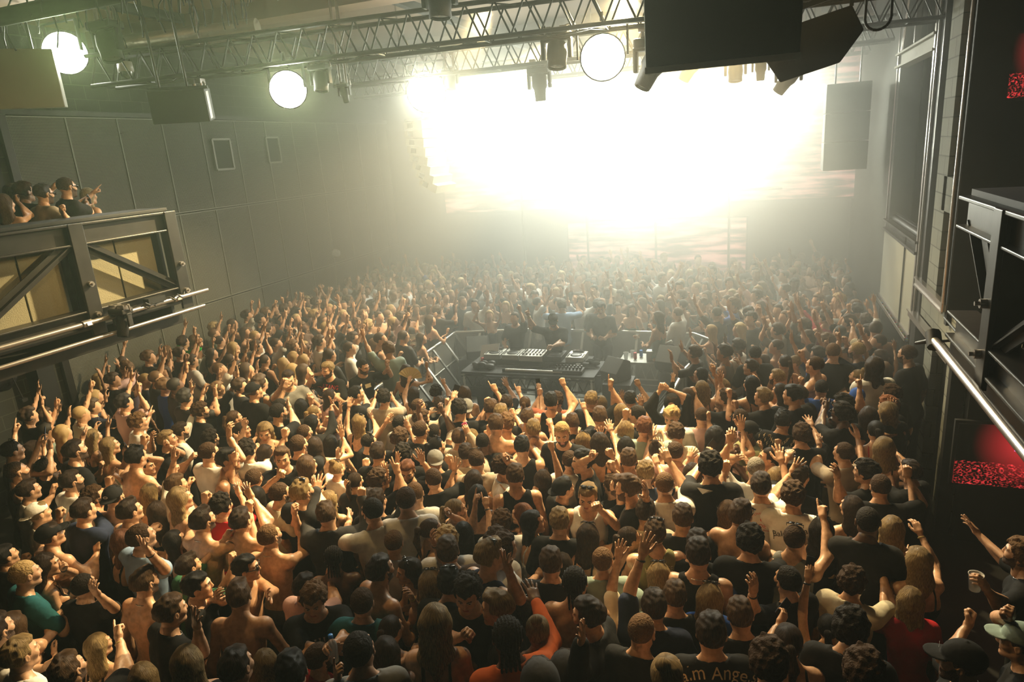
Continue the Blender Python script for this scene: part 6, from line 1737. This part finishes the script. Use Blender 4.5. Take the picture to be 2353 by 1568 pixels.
def held_item(P, k, code):
    R = P['base'] @ P['hands'][k]; side = -1 if k == 0 else 1
    who = P['short'] if 'short' in P else 'performer'
    if code == 'p':
        M = R @ Matrix.Translation((0, 0.035, 0.10)) @ Matrix.Rotation(math.radians(10), 4, 'X')
        o = MB().box(-0.036, 0, -0.045, 0.036, 0.008, 0.10).build('smartphone', M_PHONE, None, 0.003); o.matrix_world = M
        MB().box(-0.033, 0.0085, -0.042, 0.033, 0.0095, 0.097).build('screen', M_PSCR, o)
        tag(o, ulab('smartphone held up by ' + who, P), 'phone', 'phones held up in the crowd')
    elif code == 'c':
        M = R @ Matrix.Translation((0, 0.05, 0.045)); w = M.translation; o = cup(w - Vector((0, 0, 0.05)), ulab('clear plastic cup held by ' + who, P), 'cups held in the crowd', s=1.15)
    elif code == 'b':
        w = (R @ Matrix.Translation((0, 0.05, 0.06))).translation; t = thing('water_bottle', w - Vector((0, 0, 0.08)), ulab('clear water bottle with blue cap held by ' + who, P), 'bottle')
        MB().lathe([(0, 0), (0.03, 0), (0.032, 0.13), (0.014, 0.165), (0.013, 0.185)], None, 16).build('bottle', M_CUPB, t); MB().lathe([(0.016, 0.18), (0.016, 0.2), (0, 0.2)], None, 12).build('cap', M_BLUE, t)
    elif code == 'f':
        M = R @ Matrix.Translation((0, 0.03, 0.06)); t = thing('hand_fan', (0, 0, 0), ulab('open folding fan held by ' + who, P), 'fan', 'folding fans in the crowd'); t.matrix_world = M
        wood = P['hairc'] in 'rn' and P['fem']
        m = MB(); V = []; n = 18
        for i in range(n + 1):
            a = math.radians(-75 + 150 * i / n); zz = 0.004 * (1 if i % 2 else -1)
            V += [(0.05 * math.sin(a), zz, 0.05 * math.cos(a)), (0.23 * math.sin(a), zz, 0.23 * math.cos(a))]
        m._add(V, [(2 * i, 2 * i + 1, 2 * i + 3, 2 * i + 2) for i in range(n)]); o = m.build('pleated_leaf', M_FANC if wood else M_FAN, t); sld = o.modifiers.new('solidify', 'SOLIDIFY'); sld.thickness = 0.002
        m = MB()
        for i in range(0, n + 1, 2):
            a = math.radians(-75 + 150 * i / n); m.beam((0, 0, 0), (0.23 * math.sin(a), 0, 0.23 * math.cos(a)), 0.006, 0.004)
        m.build('ribs', M_FANC if wood else M_FAN, t)
    elif code == 'x':
        o = MB().box(-0.03, 0, -0.02, 0.03, 0.02, 0.03).build('pink_lighter', M_PINK, None, 0.006); o.matrix_world = R @ Matrix.Translation((0, 0.04, 0.12)); tag(o, ulab('small pink object raised by ' + who, P), 'lighter')
M_PRINT = {k: pmat('print_' + k, c, 0.7) for k, c in dict(cream=(0.75, 0.62, 0.38), white=(0.8, 0.8, 0.76), red=(0.6, 0.05, 0.05), black=(0.02, 0.02, 0.02), yellow=(0.75, 0.5, 0.05), green=(0.05, 0.12, 0.06), blue=(0.15, 0.35, 0.6), tan=(0.55, 0.40, 0.22)).items()}
def text_mesh(s_, size):
    c = bpy.data.curves.new('t', 'FONT'); c.body = s_; c.size = size; c.align_x = 'CENTER'; c.align_y = 'CENTER'; c.resolution_u = 3
    o = bpy.data.objects.new('t', c); COL.objects.link(o); bpy.context.view_layer.update()
    me = bpy.data.meshes.new_from_object(o.evaluated_get(bpy.context.evaluated_depsgraph_get())); bpy.data.objects.remove(o)
    V = np.array([v.co[:] for v in me.vertices]); F = [tuple(p.vertices) for p in me.polygons]; return V, F
def shirt_print(P, V, F, z, front, mat, name='print', x0=0.0, rot=0.0, bold=0.0):
    if 'shirt_arr' not in P: return
    SV, SQ = P['shirt_arr']; bvh = BVHTree.FromPolygons([Vector(v) for v in SV], [tuple(q) for q in SQ])
    out = []; c, s2 = math.cos(rot), math.sin(rot)
    for v in V:
        x = v[0] * c - v[1] * s2 + x0; zz = z + v[0] * s2 + v[1] * c
        X = -x if front else x
        o = Vector((X, 0.6 if front else -0.6, zz)); d = Vector((0, -1 if front else 1, 0)); h = bvh.ray_cast(o, d)
        y = h[0].y if h[0] else (0.1 if front else -0.1)
        out.append((X, y + (0.004 if front else -0.004), zz))
    me = bpy.data.meshes.new(name); me.from_pydata(out, [], F); me.materials.append(mat); o = link(name, me, P['obj']); return o
def arc(V, R_):
    a = V[:, 0] / R_; r = R_ + V[:, 1]; W = V.copy(); W[:, 0] = r * np.sin(a); W[:, 1] = r * np.cos(a) - R_; return W
def shapes(polys):
    V = []; F = []
    for p in polys: F.append(tuple(range(len(V), len(V) + len(p)))); V += [(x, y, 0) for x, y in p]
    return np.array(V), F
def do_print(P):
    g = P['tagp']
    T = lambda s_, size, z, front, mat, x0=0, rot=0, A=None: (lambda VF: shirt_print(P, arc(VF[0], A) if A else VF[0], VF[1], z, front, M_PRINT[mat], 'lettering', x0, rot))(text_mesh(s_, size))
    if g == 'P1':
        V, F = shapes([[(-0.10 + i * 0.03, 0.02), (-0.085 + i * 0.03, 0.02), (-0.09 + i * 0.03, -0.02 - 0.02 * (i % 3))] for i in range(8)]); shirt_print(P, V, F, 1.33, True, M_PRINT['white'], 'drip_print')
    elif g == 'P2': T('Palm Angels', 0.095, 1.445, False, 'cream', A=0.6)
    elif g == 'P5':
        for k in range(6): 
            a = k * 1.05; V, F = shapes([[(0.05 * math.cos(a) + 0.02 * math.cos(b_), 0.05 * math.sin(a) + 0.02 * math.sin(b_)) for b_ in np.linspace(0, 5.3, 6)]]); shirt_print(P, V, F, 1.30, True, M_PRINT['green'], 'floral_print')
    elif g == 'P6': T('MICHEL BO', 0.045, 1.34, False, 'black')
    elif g == 'P8':
        pol = []
        for r in range(3):
            for k in range(11):
                a = (k - 5) * 0.25; R_ = 0.10 + r * 0.06; cx, cy = R_ * math.sin(a), -R_ * math.cos(a); 
                pol.append([(cx + 0.006, cy + 0.025), (cx - 0.010, cy + 0.0), (cx - 0.001, cy + 0.002), (cx - 0.006, cy - 0.025), (cx + 0.010, cy + 0.003), (cx + 0.001, cy + 0.001)])
        V, F = shapes(pol); shirt_print(P, V, F, 1.50, False, M_PRINT['tan'], 'lightning_print')
    elif g == 'P10':
        V, F = shapes([[(-0.12, 0.10), (-0.04, 0.13), (0.0, 0.09), (-0.08, 0.06)], [(0.02, -0.02), (0.09, -0.10), (0.11, -0.02), (0.085, -0.14), (0.05, -0.16)]]); shirt_print(P, V, F, 1.37, False, M_PRINT['white'], 'graphic_print')
    elif g == 'P11':
        T('INTERNATIONAL COUNTRY CLUB', 0.022, 1.43, False, 'red', A=0.14); T('CLUB DE PARIS', 0.046, 1.33, False, 'red', A=0.9); T('Club & Fitness', 0.022, 1.295, False, 'red')
        V, F = shapes([[(0.018 * math.cos(a), 0.02 * math.sin(a)) for a in np.linspace(0, 6, 9)]]); shirt_print(P, V, F, 1.385, False, M_PRINT['red'], 'crest_print')
    elif g == 'P12':
        T('Balenciaga', 0.064, 1.36, False, 'black', rot=0.25); V, F = shapes([[(-0.12, 0), (0.13, 0.045), (0.13, 0.05), (-0.12, 0.008)], [(-0.12, -0.015), (0.13, 0.03), (0.13, 0.036), (-0.12, -0.006)]]); shirt_print(P, V, F, 1.30, False, M_PRINT['black'], 'stripe_print')
    elif g == 'P13': T('HERITAGE', 0.045, 1.40, False, 'cream', A=0.5)
    elif g == 'P14':
        T('WU-TANG', 0.085, 1.38, True, 'red'); V, F = shapes([[(-0.11, 0.0), (-0.05, -0.05), (0.0, 0.02), (0.05, -0.06), (0.10, 0.0), (0.05, -0.15), (0.0, -0.07), (-0.06, -0.14)]]); shirt_print(P, V, F, 1.34, True, M_PRINT['yellow'], 'logo_print')
    elif g == 'P15':
        V, F = shapes([[(-0.05, -0.03), (0.05, -0.03), (0.05, 0.03), (-0.05, 0.03)]]); shirt_print(P, V, F, 1.33, True, M_PRINT['cream'], 'box_print')
    elif g in ('P3', 'P4'):
        n = 14; V, F = shapes([[(0.024 * math.cos(a), 0.014 * math.sin(a)), (0.024 * math.cos(b_), 0.014 * math.sin(b_)), (0.017 * math.cos(b_), 0.008 * math.sin(b_)), (0.017 * math.cos(a), 0.008 * math.sin(a))] for a, b_ in zip(np.linspace(0, 6.2832, n)[:-1], np.linspace(0, 6.2832, n)[1:])])
        back = g == 'P4'; V = [(x if back else -x, (-1 if back else 1) * (0.105 if not back else 0.128), 0.075 + y) for x, y, _ in V]
        me = bpy.data.meshes.new('cap_emblem'); me.from_pydata(V, [], F); me.materials.append(M_PRINT['white'])
        o = link('cap_emblem', me, [c for c in P['obj'].children if c.name.startswith('cap')][0])
for P in everyone:
    if P is dj: pass
    o = build_person(P)
    tag(o, P['label'], 'person', None if P in (dj, ctl) else ('spectators on the left balcony' if P in balc else 'people dancing in the crowd'))
    for k, code in P.get('holds', {}).items():
        if code: held_item(P, k, code)
    if P['tagp']: do_print(P)
# ------------------------------------------------------------------ the far crowd, beyond the nearest three hundred people
M_FAR, nt_, b_ = newmat('far_crowd'); at_ = nt_.nodes.new('ShaderNodeAttribute'); at_.attribute_name = 'col'; L(nt_, at_.outputs['Color'], b_.inputs['Base Color']); b_.inputs['Roughness'].default_value = 0.7
protos = []
VB, VH, VF = (VB[0], VB[1], 0.040), (VH[0], VH[1], 0.021), (VF[0], VF[1], 0.0165)
st_ = random.getstate()
for i in range(16):
    fem = i % 3 == 0
    ar = [[('u', 1, 'o'), ('u', 0, 'p')], [('c', 0, 'r'), ('b', 0, 'f')], [('u', 1, 'p'), ('c', 0, 'r')], [('b', 0, 'f'), ('w', 0, 'f')], [('d', 0, 'r'), ('u', 1, 'o')], [('d', 0, 'r'), ('c', 0, 'r')], [('w', 0, 'o'), ('w', 0, 'r')], [('c', 0, 'f'), ('c', 0, 'f')]][i % 8]
    P = dict(x=0, y=0, yaw=0, s=1.0, fem=fem, skin='l', hair=('long', 'wavy')[i % 2] if fem else ('short', 'fade', 'curly')[i % 3], hairc='n', top=('strap' if fem else ('tee', 'tank', 'tee', 'bare')[i % 4]), topc='k', hyaw=rng.uniform(-.3, .3), hpitch=0.12, lod=2, arms=ar, nolegs=True)
    b = build_person(P, 'tmp'); parts = []
    for o in [b] + list(b.children):
        n = len(o.data.vertices); V = np.empty(n * 3, np.float32); o.data.vertices.foreach_get('co', V); V = V.reshape(-1, 3)
        Mx = np.array(o.matrix_basis if o is not b else Matrix.Identity(4)); V = V @ Mx[:3, :3].T + Mx[:3, 3]
        q = np.empty(len(o.data.polygons) * 4, np.int32); o.data.loops.foreach_get('vertex_index', q); parts.append((o.name.split('.')[0], V, q.reshape(-1, 4)))
    for o in list(b.children) + [b]: bpy.data.objects.remove(o)
    protos.append((fem, P['top'], parts))
far = [(P['pos'].x, P['pos'].y, math.atan2(-(P['pos'].x), P['pos'].y) + math.radians(P['gaze']), P) for P in rest]
occ = [(a, b) for a, b, *_ in far] + [(P['pos'].x, P['pos'].y) for P in everyone]
tries = 0
while tries < 26000 and len(far) < 560:
    tries += 1
    x = rng.uniform(XL + 0.4, XR); y = rng.uniform(8.6, 17.6)
    if x > XR - 0.4: continue
    if y < 12.75 and -6.3 < x < -0.5: continue
    if y < 9.5 and x < -4: continue
    if y < 11 and x > -0.5 and tries % 3: continue
    if min((x - a) ** 2 + (y - b) ** 2 for a, b in occ) < 0.40 ** 2: continue
    yaw = math.atan2(-(-3.6 - x), 11.3 - y) + rng.gauss(0, 0.5); far.append((x, y, yaw, None)); occ.append((x, y))
Vs, Qs, Cs = [], [], []; n = 0
tops = ['k'] * 9 + ['w'] * 5 + ['g', 'd', 'n', 'h', 'c', 'p', 'b', 'v', 'z']
for i, (x, y, yaw, P) in enumerate(far):
    x = max(XL + 0.5, min(XR - 0.45, x))
    fem, top, parts = protos[rng.randrange(16)]; s = (0.95 if fem else 1.02) * rng.uniform(0.96, 1.05)
    if P is not None:
        s = P['H'] / 1.75; cand = [q for q in protos if q[0] == P['fem'] and (q[1] == P['top'] or P['top'] not in ('tee', 'tank', 'bare'))] or [q for q in protos if q[0] == P['fem']]
        cu = [q for q in cand]; fem, top, parts = rng.choice(cu)
    mir = rng.random() < 0.5; c_, s_ = math.cos(yaw), math.sin(yaw)
    tc = np.array(CLR[P['topc'] if P is not None else rng.choice(tops)]); hc = np.array(HAIRC[P['hairc'] if P is not None and P['hairc'] in HAIRC else rng.choice('knnnrrryyw')]); sk = np.array(SKIN[rng.choice('llllltlmd') if P is None else P['skin']])
    for nm, V, Q in parts:
        W = V * s
        if mir: W = W * (-1, 1, 1)
        W = np.stack([W[:, 0] * c_ - W[:, 1] * s_ + x, W[:, 0] * s_ + W[:, 1] * c_ + y, W[:, 2]], 1)
        Vs.append(W); Qs.append((Q[:, ::-1] if mir else Q) + n); n += len(V)
        col = sk if nm == 'tmp' else hc if 'hair' in nm else tc
        Cs.append(np.tile(np.array([*col, 1.0]), (len(V), 1)))
me = to_mesh('crowd', np.concatenate(Vs), np.concatenate(Qs), [M_FAR]); ca = me.color_attributes.new('col', 'FLOAT_COLOR', 'POINT'); ca.data.foreach_set('color', np.concatenate(Cs).astype(np.float32).ravel())
tag(link('far_crowd', me), 'hazy mass of people beyond the DJ pen with raised arms', 'crowd', kind='stuff')
print('CROWD', len(front), 'far', len(far), 'quads', sum(len(o.data.polygons) for o in bpy.data.objects if o.type == 'MESH'))

# ------------------------------------------------------------------ smoke haze: thin through the whole hall, thicker towards the far end
def haze(name, x0, y0, z0, x1, y1, z1, dens, g, col=(1, 1, 1), absorb=None):
    m = bpy.data.materials.new(name); m.use_nodes = True; nt = m.node_tree; nt.nodes.clear()
    o = nt.nodes.new('ShaderNodeOutputMaterial'); v = nt.nodes.new('ShaderNodeVolumeScatter'); v.inputs['Density'].default_value = dens; v.inputs['Anisotropy'].default_value = g; v.inputs['Color'].default_value = (*col, 1)
    L(nt, v.outputs[0], o.inputs['Volume']); ob = MB().box(x0, y0, z0, x1, y1, z1).build(name, m)
    tag(ob, 'stage smoke haze hanging in the air' + (' thickly round the far end of the hall' if dens > 0.04 else ' thinly through the whole hall'), 'haze', kind='stuff')
haze('haze', XL, -1.2, 0.01, 7.1, 8.799, ZC - 0.01, 0.0052, 0.6, (1.0, 1.0, 0.88))
haze('haze', XL + 0.01, 8.801, 0.02, XR - 0.01, 14.599, ZC - 0.02, 0.078, 0.5, (1.0, 1.0, 0.93))
haze('haze', XL + 0.02, 14.601, 0.02, XR - 0.02, 18.55, ZC - 0.03, 0.16, 0.55, (1.0, 1.0, 0.95))
